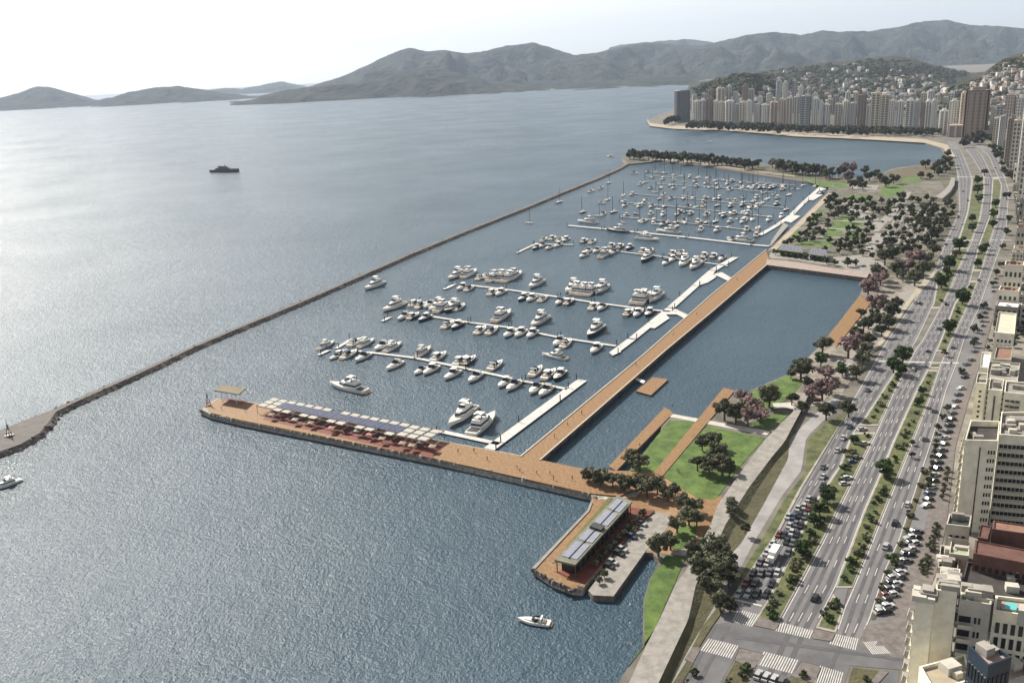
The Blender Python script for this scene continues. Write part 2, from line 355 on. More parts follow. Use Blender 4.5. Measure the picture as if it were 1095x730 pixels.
# road markings: edge and lane lines, stop lines, crossings
mb = MB(); MZ = RZ + 0.05
def line(tab, y0, y1, wpx, n=50):
    mb.strip(edge(tab, y0, y1, MZ, n, -wpx / 2), edge(tab, y0, y1, MZ, n, wpx / 2))
def dashes(fn, y0, y1, wm_=0.24, step=16.0, ln=5.0):
    y = y1; 
    while y > y0:
        p = U(fn(y), y, MZ); q = U(fn(y - 1), y - 1, MZ); d = (q - p); k = d.length; dn = d.normalized(); s = Vector((-dn.y, dn.x, 0)) * wm_ / 2
        e = p + dn * ln; mb.add([p - s, p + s, e + s, e - s], [(0, 1, 2, 3)]); y -= step / k
for a, b, y1 in ((L0, L1, 636), (L2, L3, 664), (L4, L5, 676)):
    for t in (0.04, 0.96):
        f = between(a, b, t)
        A = [U(f(y), y, MZ) for y in range(160, y1, 4)]; B = []
        for i, p in enumerate(A):
            d = (A[min(i + 1, len(A) - 1)] - A[max(i - 1, 0)]).normalized(); B.append(p + Vector((-d.y, d.x, 0)) * 0.3)
        mb.strip(A, B)
    for t in ((0.27, 0.5, 0.73) if a is not L4 else (0.35, 0.66)): dashes(between(a, b, t), 200, y1)
for pts in ([(782, 639), (815, 646.5), (814.5, 648), (781.5, 640.5)], [(806, 717), (843, 727), (842, 728.5), (805, 718.5)]):
    mb.add(pxpoly(pts, MZ), [(0, 1, 2, 3)])
def crosswalk(TL, TR, BR, BL, n):
    for i in range(n):
        t0, t1 = i / n, (i + 0.5) / n
        q = [(lerp(TL[0], TR[0], t0), lerp(TL[1], TR[1], t0)), (lerp(TL[0], TR[0], t1), lerp(TL[1], TR[1], t1)), (lerp(BL[0], BR[0], t1), lerp(BL[1], BR[1], t1)), (lerp(BL[0], BR[0], t0), lerp(BL[1], BR[1], t0))]
        mb.add(pxpoly(q, MZ + .02), [(0, 1, 2, 3)])
crosswalk((789, 651), (813, 657), (805, 670), (783, 664), 10)
crosswalk((832, 664), (871, 674), (867, 682.5), (829, 674), 15)
crosswalk((758, 682), (791, 690), (783, 704), (749, 695), 13)
crosswalk((817, 696), (855, 705.5), (848, 720), (809, 710), 14)
crosswalk((892, 677), (919, 682.5), (916, 695), (887, 688), 12)
crosswalk((877, 711), (903, 719), (898, 737), (870, 730), 11)
crosswalk((923, 686), (940, 684.5), (953, 698), (933, 699), 9)
for y, xa, xb in ((386, 940, 1025), (256, 1005, 1082), (189, 1020, 1084)):   # pale crossings over the avenue
    mb.add(pxpoly([(xa, y - .6), (xb, y + 1.4), (xb, y + 2.6), (xa, y + .5)] if y > 300 else [(xa, y), (xb, y + .6), (xb, y + 1.1), (xa, y + .4)], RZ + .03), [(0, 1, 2, 3)])
struct(mb.build('road_markings', m_paint))

# promenade and parking strip by the buildings
P0 = [(250, 1083), (300, 1066), (375, 1045), (398, 1036), (442, 1021.5), (460, 1017), (489, 1008), (519, 999.5), (570, 987), (603, 975), (640, 958), (664, 948), (686, 938)]
P1 = [(250, 1087), (300, 1073), (389, 1048), (411, 1040.5), (448, 1030), (475, 1022), (560, 1012), (613, 1001), (668, 976), (692, 962)]
band('parking_area', off(L5, 1), P0, 300, 668, m_asph2, 0.05)
band('promenade', P0, P1, 300, 690, m_prom, 0.14, kerb=0.14)
sheet('promenade_corner', [(926, 668), (950, 664), (975, 669), (972, 700), (960, 705), (925, 684), (921, 680)], m_prom, 0.12, LZ)
sheet('block_ground', [(x + 1, y) for y, x in P1[::-1]] + [(1095, 240), (1150, 240), (1150, 700), (975, 700)], mat('beige_ground', (0.1, 0.09, 0.075), 0.9, 0, 0.08, (0.24, 0.22, 0.18)), 0.03)
sheet('pavement', [(968, 690), (977, 668), (979, 640), (978, 700), (978, 760), (960, 760)], m_conc, 0.10, LZ)
band('parking_hedge_bed', off(L5, 1.5), off(L5, 6), 500, 662, m_olive, 0.16, kerb=0.1)

m_lpath = mat('pale_path', (.42, .4, .36), .85, .1, .4)
# dark wear tracks along the lanes
mb = MB()
for a, b, y1 in ((L0, L1, 640), (L2, L3, 676), (L4, L5, 688)):
    for t, w_ in ((.2, .9), (.27, .5), (.44, 1.1), (.5, .6), (.7, 1.0), (.8, .6)) if a is not L4 else ((.25, .9), (.34, .5), (.6, 1.0), (.67, .5)):
        f = between(a, b, t); A = [U(f(y), y, RZ + .012 + .03 * t) for y in range(160, y1, 4)]; B = []
        for i, p in enumerate(A):
            d = (A[min(i + 1, len(A) - 1)] - A[max(i - 1, 0)]).normalized(); B.append(p + Vector((-d.y, d.x, 0)) * w_)
        mb.strip(A, B)
for n_, q_ in enumerate(([(764, 668), (768, 666), (745, 712), (738, 726), (732, 726)], [(777, 670), (781, 670), (757, 715), (748, 735), (742, 733)], [(843, 672), (848, 674), (822, 730), (812, 745), (808, 742)], [(857, 676), (861, 678), (838, 728), (828, 745), (824, 742)], [(899, 682), (903, 684), (882, 735), (877, 735)], [(785, 678), (962, 703), (962, 706), (784, 682)])): mb.prism(pxpoly(q_, RZ + .045), None, RZ + .045 + .004 * n_)
struct(mb.build('road_wear', mat('tyre_wear', (.07, .068, .073), .8, .15, .3)))

# ================================================================== PARK AND BANK
walk_l = [(415, 862), (440, 848), (462, 826), (470, 818), (503, 793), (540, 767), (560, 760), (600, 740), (625, 722), (660, 706), (700, 686), (740, 668), (775, 650)]
walk_r = [(415, 868), (440, 856), (455, 848), (472, 839), (490, 824), (522, 800), (560, 776), (600, 758), (625, 744), (662, 736), (700, 718), (730, 704), (775, 682)]
WZ = LZ + 2.2
A = edge(walk_l, 417, 773, WZ, 60); B = edge(walk_r, 417, 773, WZ, 60)
mb = MB().strip(A, B); mb.strip(A, [Vector((p.x, p.y, LZ)) for p in A])
struct(mb.build('waterfront_walkway', m_pave))
bank = [(y, interp(ramp_l, y)) for y in range(455, 770, 5)]
A = edge(walk_r, 460, 768, WZ, 60); B = edge(bank, 460, 768, LZ + .05, 60)
mid = [lerp(a, b, .35) + Vector((0, 0, -.9)) for a, b in zip(A, B)]
mb = MB().strip(A, mid).strip(mid, B); mb.strip(A[:2], [A[0] * 1, Vector((A[1].x, A[1].y, LZ))])
struct(mb.build('grass_bank', m_olive, fixn=True))
# low wall along the walkway's upper stretch
sheet('lawn', [(716, 449), (747, 451), (700, 504), (672, 504)], m_grass, 0.12, LZ)
sheet('lawn', [(756, 455), (818, 468), (790, 500), (765, 534), (745, 532), (708, 508)], m_grass, 0.12, LZ)
sheet('lawn', [(801, 420), (842, 401), (860, 408), (845, 425), (825, 436), (800, 440), (785, 440)], m_grass, 0.12, LZ)
sheet('lawn', [(800, 452), (836, 440), (842, 445), (822, 460)], m_grass, 0.14, LZ)
sheet('lawn', [(725, 562), (746, 560), (742, 580), (726, 588), (716, 585)], m_grass, 0.12, LZ)
sheet('lawn', [(689, 690), (689, 642), (696, 618), (708, 600), (712, 592), (733, 595), (722, 622), (700, 672), (672, 712)], m_grass, 0.12, LZ)
sheet('park_ground', [(655, 560), (640, 541), (636, 520), (648, 504), (700, 504), (745, 532), (767, 536), (750, 575), (735, 594), (712, 592), (700, 590), (688, 588)], mat('ochre_ground', (0.22, 0.12, 0.06), 0.9, 0, 0.25, (0.3, 0.19, 0.1)), 0.04)
sheet('park_path', [(717, 442), (748, 447.5), (824, 461), (820, 465), (756, 453), (716, 445.5)], m_lpath, 0.2, LZ)
sheet('park_path', [(826, 431), (845, 430), (862, 436), (858, 441), (843, 436), (828, 436)], m_lpath, 0.2, LZ)
sheet('park_path', [(718, 590), (735, 585), (733, 594), (712, 592)], m_pave, 0.16, LZ)
def deck(name, pts, z, z0, m, label, cat, group=None, edgem=None):
    o = slab(name, pts, z, z0, m, None, edgem); return tag(o, label, cat, group)
deck('boardwalk', [(651, 498), (659, 503), (720, 441), (711, 435)], LZ + .35, LZ - 1.2, m_wood, 'orange timber boardwalk along the inner basin beside the first lawn', 'boardwalk', None, m_darkrock)
deck('boardwalk', [(699, 505), (708, 509), (785, 418), (774, 414)], LZ + .4, LZ - 1.2, m_wood, 'long narrow timber boardwalk running between the two big lawns to the basin', 'boardwalk', None, m_darkrock)
deck('boardwalk', [(886, 359), (894, 371), (932, 323), (919, 316)], LZ + .35, LZ - 1.2, m_wood, 'orange timber boardwalk on the far right bank of the inner basin', 'boardwalk', None, m_darkrock)
sheet('park_ground', [(743, 531), (773, 530), (760, 560), (750, 575), (735, 560)], m_wood, 0.1)

# inner park strip between basin and avenue, the far park, and the peninsula
sheet('park_ground', [(866, 381), (888, 360), (896, 370), (932, 325), (948, 300), (1000, 290), (965, 335), (940, 365), (900, 420), (880, 432), (858, 436), (842, 425), (843, 402)], mat('dusty_ground', (0.1, 0.09, 0.07), 0.9, 0, 0.15, (0.27, 0.24, 0.2)), 0.05)
sheet('park_path', [(868, 432), (880, 430), (925, 372), (960, 320), (955, 316), (935, 345), (905, 385)], m_pave, 0.16)
sheet('park_path', [(925, 382), (935, 372), (985, 300), (975, 302), (940, 350)], m_pave, 0.14)
sheet('park_ground', [(822, 268), (887, 205), (900, 197), (990, 200), (1020, 205), (1020, 230), (1000, 290), (948, 300), (928, 292), (820, 278)], mat('far_park_ground', (0.035, 0.038, 0.022), 0.95, 0, 0.1, (0.17, 0.15, 0.12)), 0.05)
for p in ([(878, 252), (893, 234), (908, 236), (898, 252), (885, 258)], [(855, 258), (890, 258), (888, 264), (850, 263)], [(945, 198), (965, 196), (968, 205), (950, 212), (940, 207)], [(893, 230), (915, 232), (925, 240), (910, 246)], [(850, 190), (885, 194), (905, 196), (905, 201), (880, 200)], [(965, 190), (985, 188), (985, 195), (965, 197)], [(862, 236), (876, 224), (884, 226), (870, 240)], [(905, 246), (922, 244), (920, 256), (902, 258)], [(946, 226), (955, 219), (960, 222), (948, 232)], [(908, 208), (934, 210), (930, 216), (906, 214)], [(838, 254), (850, 246), (858, 248), (846, 258)]):
    sheet('park_lawn', p, m_grass, 0.12)
for p in ([(838, 238), (843, 241), (825, 262), (822, 262)], [(905, 197), (940, 198), (936, 205), (915, 203)], [(925, 262), (937, 248), (948, 252), (930, 275)], [(960, 215), (966, 216), (938, 250), (930, 248)], [(880, 276), (930, 272), (948, 284), (940, 296), (905, 288)], [(945, 235), (952, 237), (965, 222), (975, 205), (968, 206)], [(820, 276), (845, 277), (900, 286), (880, 272), (825, 270)], [(905, 222), (930, 226), (945, 240), (935, 240), (905, 228)]):
    sheet('park_path', p, m_pave, 0.13)
sheet('promenade_path', [(824, 266), (853, 238), (886, 206), (890, 208), (858, 240), (829, 268)], m_sand, 0.14)
sheet('bay_bank', [(935, 192), (985, 188), (1003, 180), (1005, 172), (985, 180), (955, 184)], mat('dry_bank', (0.09, 0.068, 0.035), 0.9, 0.25, 0.1), 0.15)
sheet('spit_ground', [(672, 174), (705, 170.5), (760, 176.5), (820, 186.5), (860, 192.5), (900, 199), (940, 197), (1000, 192), (1012, 184), (1008, 176), (1002, 174), (955, 182), (930, 192), (885, 189), (836, 180), (800, 173), (750, 168), (705, 162), (677, 162), (666, 170)], mat('spit_grass', (0.035, 0.035, 0.02), 0.95, 0, 0.06, (0.12, 0.105, 0.07)), 0.08)
sheet('spit_ground', [(1013, 170), (1019, 162), (1023, 185), (1022, 200), (1024, 226), (1010, 255), (1000, 262), (1003, 235), (1012, 214), (1008, 196), (1000, 190), (1004, 182)], mat('spit_grass', (0, 0, 0)), 0.09)
sheet('peninsula_path', [(690, 170.8), (720, 172.3), (760, 177), (820, 185), (850, 189), (850, 188), (800, 181.5), (755, 174.6), (715, 170)], m_sand, 0.15)
sheet('avenue_shoulder', [(940, 345), (985, 302), (1003, 288), (995, 300), (975, 322), (945, 366), (930, 380)], mat('tan_verge', (0.3, 0.27, 0.2), 0.9, 0.15, 0.2), 0.1)
# quay wall at the top of the inner basin
q = [(819, 283), (820, 277), (850, 280), (900, 288), (930, 291), (927, 297)]
o = slab('quay_wall', q, LZ + 1.4, -2, mat('quay_top', (0.27, 0.215, 0.19), 0.85, 0.15, 0.3), None, m_darkrock); tag(o, 'reddish grey quay wall closing the far end of the inner basin', 'quay')
# rows of pale parking lanes through the far park
for i in range(7):
    t = i / 6; xa, ya, xb, yb = lerp(938, 990, t), lerp(268, 262, t), lerp(962, 1004, t), lerp(222, 226, t)
    sheet('park_path', [(xa, ya), (xb, yb), (xb + 2.2, yb + .2), (xa + 3, ya + .3)], m_pave, 0.13)
for i in range(5):
    y = 216 + i * 9; sheet('park_path', [(897 - i * 7, y), (932 - i * 3, y + 3), (932 - i * 3, y + 4.2), (897 - i * 7, y + 1.2)], m_pave, 0.13)
# two low solar roofed buildings at the far end of the timber pier
for k_, (R_, lab) in enumerate((([(833, 267), (858.5, 270.5), (857.5, 263.5), (837, 260.5)], 'low solar roofed building at the far end of the timber pier, left of two'), ([(865, 271.5), (885, 274.5), (884, 267), (868, 265)], 'low solar roofed building behind the basin end quay, right of two'))):
    zz = LZ + 5; P_ = pxpoly(R_, zz); o_ = P_[0].copy(); o_.z = LZ; e_ = empty('pavilion', o_, lab, 'building', 'solar roofed pavilions at the basin end'); P_ = [p - o_ for p in P_]
    MB().prism(P_, 4.4, 5).build('roof', mat('terminal_roof', (.14, .14, .1), .8, .2, .5), e_)
    c_ = sum(P_, Vector()) / 4; MB().prism([c_.lerp(p, .86) for p in P_], 0, 4.4).build('wall', m_glass, e_)
    for j in range(6):
        u0, u1 = (j + .15) / 6, (j + .85) / 6; a_, b_ = P_[0].lerp(P_[1], u0), P_[0].lerp(P_[1], u1); c2, d2 = P_[3].lerp(P_[2], u1), P_[3].lerp(P_[2], u0)
        MB().prism([a_.lerp(d2, .15), b_.lerp(c2, .15), b_.lerp(c2, .85), a_.lerp(d2, .85)], 5.02, 5.15).build('solar_panel', mat('solar_panel_blue', (.08, .085, .15), .3, .3, 1.5), e_)
# flyover
mb = MB(); fl = [((999, 211), (1008, 212)), ((1009, 204), (1016, 205)), ((1015, 197), (1020.5, 198)), ((1017, 190), (1021.5, 190))]
for z in (6.0,): mb.strip([U(*a, z) for a, b in fl], [U(*b, z) for a, b in fl])
A = [U(*a, 6) for a, b in fl]; B = [U(*b, 6) for a, b in fl]
for E_ in (A, B): mb.strip(E_, [p - Vector((0, 0, 4.5)) for p in E_])
mb.strip([A[0], B[0]], [A[0] - Vector((0, 0, 4.5)), B[0] - Vector((0, 0, 4.5))])
tag(mb.build('viaduct', m_pave), 'pale curved concrete viaduct ramp left of the avenue near the far bay', 'viaduct')

# ================================================================== BREAKWATER
bw = [(0, 472), (19, 462), (38, 450), (56, 439.5), (84, 426.5), (103, 418), (146, 399), (205, 371), (245, 354), (320, 323), (400, 288), (440, 270.5), (500, 246), (560, 222.5), (600, 206), (640, 190), (662, 180), (672, 174)]
wd = [26, 24, 15, 6.5, 5, 5, 5, 5, 5, 5.5, 6, 6, 6, 6.5, 7, 7.5, 8, 9]
bw = [(-45, 490)] + bw; wd = [18] + wd; wd = [w_ * (.72 if w_ < 12 else 1) for w_ in wd]
def breakwater():
    rnd = random.Random(3); pts = [U(x, y, 2.4) for x, y in bw]
    fine = []
    for i in range(len(pts) - 1):
        n = max(1, int((pts[i + 1] - pts[i]).length / 5))
        for k in range(n): t = k / n; fine.append((pts[i].lerp(pts[i + 1], t), lerp(wd[i], wd[i + 1], t)))
    fine.append((pts[-1], wd[-1])); A, B, C_, D_ = [], [], [], []
    for i, (p, w_) in enumerate(fine):
        a = fine[max(0, i - 1)][0]; b = fine[min(len(fine) - 1, i + 1)][0]; d = (b - a).normalized(); s = Vector((-d.y, d.x, 0))
        A.append(p + s * w_ / 2); B.append(p - s * w_ / 2)
        C_.append(p + s * (w_ / 2 + 2.3 + rnd.uniform(-.8, .8)) - Vector((0, 0, 3))); D_.append(p - s * (w_ / 2 + 3 + rnd.uniform(-.9, .9)) - Vector((0, 0, 3)))
    e = empty('breakwater', U(19, 462, 0), 'long dark rubble breakwater with a pale flat crest and rounded head', 'breakwater')
    def rel(mbb): mbb.v = [(x - e.location.x, y - e.location.y, z) for x, y, z in mbb.v]; return mbb
    rel(MB().strip(A, B)).build('crest', mat('crest_stone', (0.1, 0.09, 0.085), .9, .2, .3), e)
    r = MB().strip(A, C_).strip(B, D_)
    for i, (p, w_) in enumerate(fine):
        a = fine[max(0, i - 1)][0]; b = fine[min(len(fine) - 1, i + 1)][0]; d = (b - a).normalized(); s = Vector((-d.y, d.x, 0))
        for sgn in (-1, 1):
            for k in range(3):
                t = rnd.random(); q_ = p + s * sgn * (w_ / 2 + t * 3.8) + d * rnd.uniform(-2.5, 2.5)
                z = 2.2 - 3 * t; zz = rnd.uniform(.8, 1.7); r.box((q_.x, q_.y, z - .6), (zz, rnd.uniform(.8, 1.6), zz * .9), rnd.uniform(0, 3), taper=.6)
    rel(r).build('rock_armour', m_darkrock, e)
breakwater()

def beacon(px, py, h, m, label):
    e = empty('navigation_beacon', U(px, py, 2.4), label, 'beacon')
    b = MB(); 
    for i in range(3):
        t = 2 * pi * i / 3; b.cyl((1.6 * cos(t), 1.6 * sin(t), 0), (.15 * cos(t), .15 * sin(t), h * .55), .22, .12, 6)
    b.cyl((0, 0, h * .2), (0, 0, h * .25), 1.1, 1.1, 8); b.build('tripod', m, e)
    MB().cyl((0, 0, 0), (0, 0, .5), 2.4, 2.2, 10).build('plinth', m, e)
    MB().cyl((0, 0, h * .5), (0, 0, h), .16, .07, 6).build('mast', m, e)
    MB().cyl((0, 0, h * .55), (0, 0, h * .68), .5, .25, 8).build('lamp', m_dark, e)
beacon(10, 466, 9, m_dark, 'dark tripod beacon with a mast on the head of the long breakwater')

# ================================================================== T-SHAPED PIER
TZ = 3.2
def rock_skirt(name, edge_pts, parent, m, seed, wd_=3.5, z=2.6, dens=1.2):
    """riprap below a quay edge; edge_pts world points, rocks spread to the right of the travel direction"""
    rnd = random.Random(seed); r = MB(); L_ = parent.location
    A, B = [], []
    for p, q_ in zip(edge_pts, edge_pts[1:]):
        n = max(2, int((q_ - p).length / 2.2)); d = (q_ - p).normalized(); s = Vector((d.y, -d.x, 0))
        for k in range(n + 1):
            c = p.lerp(q_, k / n); A.append(Vector((c.x, c.y, z)) - L_ - s * .4); B.append(Vector((c.x, c.y, -1)) + s * (wd_ + rnd.uniform(-.7, .7)) - L_)
            for j in range(int(3 * dens)):
                t = rnd.random(); o_ = c + s * t * wd_ + d * rnd.uniform(-1, 1) - L_; zz = rnd.uniform(.8, 1.7)
                r.box((o_.x, o_.y, z - t * (z + .6) - .5), (zz, rnd.uniform(.7, 1.5), zz * .9), rnd.uniform(0, 3), taper=.6)
    r.strip(A, B); return r.build(name, m, parent)
tp = empty('stone_pier', U(227, 437, 0), 'stone based T pier with an orange timber deck stretching out into the bay', 'pier')
def slab_in(name, pts, z1, z0, m, parent, mside=None):
    L_ = parent.matrix_world.translation if False else parent.location
    P = [p - L_ for p in pxpoly(pts, z1)]
    return MB().prism(P, z0, z1, 0, 1 if mside else None).build(name, [m, mside] if mside else m, parent)
slab_in('deck', [(221, 434), (233, 426), (276, 431), (477, 472.5), (556, 487), (576, 491), (619, 500), (660, 503), (700, 505), (690, 520), (662, 530), (630, 527), (461, 489), (258, 449), (225, 441)], TZ, TZ - .5, m_wood, tp)
slab_in('quay_base', [(214, 437), (219, 433.6), (232, 425.6), (276, 430.5), (478, 472), (560, 487), (576, 491), (619, 500), (645, 503), (700, 506), (680, 531), (640, 534), (630, 528), (461, 490), (258, 450), (224, 442)], TZ - .55, -2, m_rock, tp)
rock_skirt('rock_armour', [U(x, y, 2.6) for x, y in ((636, 532), (630, 529), (520, 503), (461, 491), (350, 469), (258, 451), (224, 443), (213, 438), (219, 433))], tp, m_rock, 5, 3.8, dens=1.6)
slab_in('red_deck', [(281, 448), (290, 438), (477, 475), (462, 490), (459, 489)], TZ + .02 + .04, TZ, m_redwood, tp)
slab_in('red_mat', [(237, 427), (243, 425.5), (266, 428.5), (258, 432)], TZ + .06, TZ, m_redwood, tp)
beacon(223, 434.5, 10, mat('red_iron', (0.16, 0.03, 0.02), .6), 'dark red tripod beacon with a mast at the outer tip of the stone pier')

# canopy on posts near the tip
c0 = U(248, 434, TZ); e = empty('canopy_shelter', c0, 'flat olive roofed canopy on slim posts near the tip of the stone pier', 'canopy')
rp = [(229, 417), (238, 411), (263, 415), (255, 421.5)]; cz = TZ + 6.5
P = [p - c0 for p in pxpoly(rp, cz)]
MB().prism(P, cz - TZ - .5, cz - TZ, 0, 1).build('canopy_roof', [mat('olive_roof', (0.09, 0.062, 0.02), .7, .2, .4), m_dark], e)
ctr = sum(P, Vector()) / 4
for i, a in enumerate(P):
    q_ = ctr.lerp(Vector((a.x, a.y, 0)), .6); MB().cyl((q_.x, q_.y, 0), (q_.x, q_.y, cz - TZ - .5), .16, n=6).build('post', m_white, e)

# long pergola roof of white sails and solar panels over the restaurants
PT = [(292, 424.5), (475, 460)]      # far edge, left to right
PB = [(274, 433.5), (455, 472)]      # near edge
pz = TZ + 4.2
a0, a1, b0, b1 = (U(*p, pz) for p in (PT[0], PT[1], PB[0], PB[1]))
e = empty('pergola', U(365, 450, TZ), 'long flat pergola with white sails and dark blue solar panels over the red deck', 'pergola')
L_ = e.location; NB = 18
m_frame = mat('pergola_frame', (0.05, 0.045, 0.04), .6); m_sail = mat('sail_white', (0.36, 0.34, 0.3), .8)
m_solar = mat('solar_panel', (0.035, 0.04, 0.085), .3, .3, 1.5)
fr = MB(); sails = []; sol = []
def pt(u, v, z=0): 
    p = a0.lerp(a1, u).lerp(b0.lerp(b1, u), v) - L_; return Vector((p.x, p.y, p.z + z))
def quad(u0, u1, v0, v1, z): return [pt(u0, v0, z), pt(u1, v0, z), pt(u1, v1, z), pt(u0, v1, z)]
for i in range(NB + 1):
    u = i / NB; d = (pt(u, 1) - pt(u, 0)); r_ = atan2(d.y, d.x); c = (pt(u, 0) + pt(u, 1)) / 2
    fr.box((c.x, c.y, c.z - .35), (d.length, .3, .3), r_)
for v in (0, .33, .66, 1):
    d = pt(1, v) - pt(0, v); c = (pt(0, v) + pt(1, v)) / 2; fr.box((c.x, c.y, c.z - .36), (d.length + .3, .3, .3), atan2(d.y, d.x))
fr.build('frame', m_frame, e)
rnd = random.Random(11)
for i in range(NB):
    u0, u1 = (i + .12) / NB, (i + .88) / NB
    if i < 2 or i >= NB - 3: vs = [(.06, .3, 's'), (.37, .62, 's'), (.7, .96, 's')]
    else: vs = [(.05, .27, 's') if i % 2 == 0 or rnd.random() < .7 else None, (.3, .8, 'p'), (.86, 1.08, 's') if i % 3 != 1 else None]
    for q_ in vs:
        if not q_: continue
        if q_[2] == 's': MB().prism(quad(u0, u1, q_[0], q_[1], 0), pt(u0, 0).z + .05, pt(u0, 0).z + .12).build('sail', m_sail, e)
        else:
            for h0, h1 in ((0, .46), (.54, 1)): MB().prism(quad(lerp(u0 - .008, u1 + .008, h0), lerp(u0 - .008, u1 + .008, h1), q_[0], q_[1], 0), pt(u0, 0).z + .05, pt(u0, 0).z + .14).build('solar_panel', m_solar, e)
for i in range(0, NB + 1, 2):
    for v in (.02, .98):
        p = pt(i / NB, v); MB().cyl((p.x, p.y, 0), (p.x, p.y, p.z - .3), .14, n=6).build('post', m_frame, e)
# parasols on the red deck
def parasol_kit(m):
    c = MB(); n = 4; top = (0, 0, 3.1); ring = [(1.9 * cos(pi / 4 + pi / 2 * i), 1.9 * sin(pi / 4 + pi / 2 * i), 2.5) for i in range(4)]
    c.add([top] + ring + [(x, y, z - .25) for x, y, z in ring], [(0, 1, 2), (0, 2, 3), (0, 3, 4), (0, 4, 1)] + [(1 + i, 5 + i, 5 + (i + 1) % 4, 1 + (i + 1) % 4) for i in range(4)])
    return Kit('parasol', [('parasol_canopy', c.mesh('parasol_canopy', m), []), ('pole', MB().cyl((0, 0, 0), (0, 0, 3), .06, n=6).mesh('pole', m_dark), []), ('parasol_base', MB().cyl((0, 0, 0), (0, 0, .12), .4, n=8).mesh('parasol_base', m_dark), [])])
kc = [parasol_kit(mat('cream_cloth', (.32, .25, .18), .9)), parasol_kit(mat('pale_cloth', (.36, .33, .28), .9)), parasol_kit(mat('pink_cloth', (.42, .2, .17), .9))]
par = [q for q in [(291, 448.5, 0), (300, 444.5, 0), (316, 454, 1), (333, 457.5, 0), (355, 463, 2), (368, 459, 0), (383, 466, 1), (396, 470, 2), (409, 474.5, 0), (420, 470, 1), (431, 479.5, 0), (441, 482, 0), (450, 478, 1), (463, 483, 0), (446, 474, 0), (404, 465, 0)] if True]
pc = ['cream', 'pale', 'pink']
for i, (x, y, k) in enumerate(sorted(par)):
    kc[k].place(U(x, y, TZ), -.25, 1.15, f"square {pc[k]} parasol on the red deck, {ordn(i + 1)} from the pier tip", 'parasol', 'parasols on the red deck')

# ================================================================== LONG TIMBER PIER
wp = empty('timber_pier', U(575, 490, 0), 'long straight orange timber pier with white edges between marina and inner basin', 'pier')
wl = [(556, 488), (640, 418.5), (685.5, 381), (760, 315.5), (819, 267), (852, 237), (884, 207)]
wr = [(578, 492), (640, 438), (713, 374), (760, 335), (824, 280)]
def offset_line(pts, d):
    out = []
    for i, p in enumerate(pts):
        a = pts[max(0, i - 1)]; b = pts[min(len(pts) - 1, i + 1)]; t = (b - a).normalized(); out.append(p + Vector((-t.y, t.x, 0)) * d)
    return out
A = [U(x, y, TZ) - wp.location for x, y in wl[:5]]; B = [U(x, y, TZ) - wp.location for x, y in wr]
MB().prism(A + B[::-1], TZ - .45, TZ + .03).build('deck', m_wood, wp)
A2 = offset_line(A, -.6); B2 = offset_line(B, .6)
MB().prism(A + A2[::-1], TZ + .03, TZ + .35).build('kerb', m_edge, wp)
MB().prism(B + B2[::-1], TZ + .03, TZ + .35).build('kerb', m_edge, wp)
pile_me = MB().cyl((0, 0, -3), (0, 0, TZ - .45), .45, n=6).mesh('pile', m_darkrock)
for i in range(4):
    n = max(1, int((A[i + 1] - A[i]).length / 12))
    for k in range(n):
        for E_ in (A2, B2):
            p = E_[i].lerp(E_[i + 1], (k + .5) / n); link('pile', pile_me, wp, (p.x, p.y, 0))
MB().prism(offset_line(A, -1.2) + offset_line(B, 1.2)[::-1], .3, TZ - .46).build('dark_underside', m_darkrock, wp)  # dark solid stands in for the shade beneath the deck
# floating bathing deck
o = slab('floating_deck', [(680, 418), (696, 422.5), (714.5, 405.5), (698, 403)], .9, -.3, m_wood, None, m_dark); tag(o, 'small orange floating deck in the inner basin beside the long timber pier', 'floating deck')
o = slab('gangway', [(676, 404), (678, 402.5), (690, 407), (688, 409.5)], 1.3, .9, m_white); tag(o, 'short white gangway from the long timber pier to the floating deck', 'gangway')

# ================================================================== TERMINAL AND ITS QUAY
tq = empty('terminal_quay', U(600, 600, 0), 'rock faced quay with orange deck carrying the low solar roofed building', 'quay')
Q = [(571, 607), (630, 545), (634, 536), (632, 529), (680, 532), (700, 545), (690, 549), (660, 585), (623, 629), (612, 628), (590, 620)]
slab_in('deck', Q, TZ - .6, -2, m_wood, tq, m_rock)
slab_in('kerb', [(569, 606.5), (628, 545), (632, 535), (633.5, 537), (630.5, 545.5), (572, 608)], TZ - .3, 0, m_pave, tq)
slab_in('grass_strip', [(590, 602), (596, 601), (656, 532), (651, 531.5)], TZ - .5, TZ - .7, mat('sedum', (.1, .1, .03), .95, .25, .4), tq)
slab_in('red_deck', [(592, 611), (615, 608), (671, 541), (700, 546), (682, 560), (625, 624)], TZ - .54, TZ - .7, m_redwood, tq)
rock_skirt('rock_armour', [U(x, y, 2.2) for x, y in ((625, 628), (612, 631), (590, 622), (569, 609))], tq, m_darkrock, 9, 5, z=2.3, dens=3)
bz = TZ - .6 + 5.0
R4 = [(593, 598), (615, 603.5), (676, 536), (660, 529)]; bl = U(615, 600, TZ - .6)
e = empty('terminal_building', bl, 'long low building with a flat roof of solar panels beside the boat car park', 'building')
Pr = [U(x, y, bz) - bl for x, y in R4]; H_ = bz - bl.z
ctr = sum(Pr, Vector()) / 4
def inset(P, k): return [Vector((lerp(ctr.x, p.x, k), lerp(ctr.y, p.y, k), p.z)) for p in P]
def rq(u0, u1, v0, v1): # u along length (0 near end), v across (0 = left)
    a, b = Pr[0].lerp(Pr[3], u0), Pr[0].lerp(Pr[3], u1); c, d = Pr[1].lerp(Pr[2], u1), Pr[1].lerp(Pr[2], u0)
    return [a.lerp(d, v0), b.lerp(c, v0), b.lerp(c, v1), a.lerp(d, v1)]
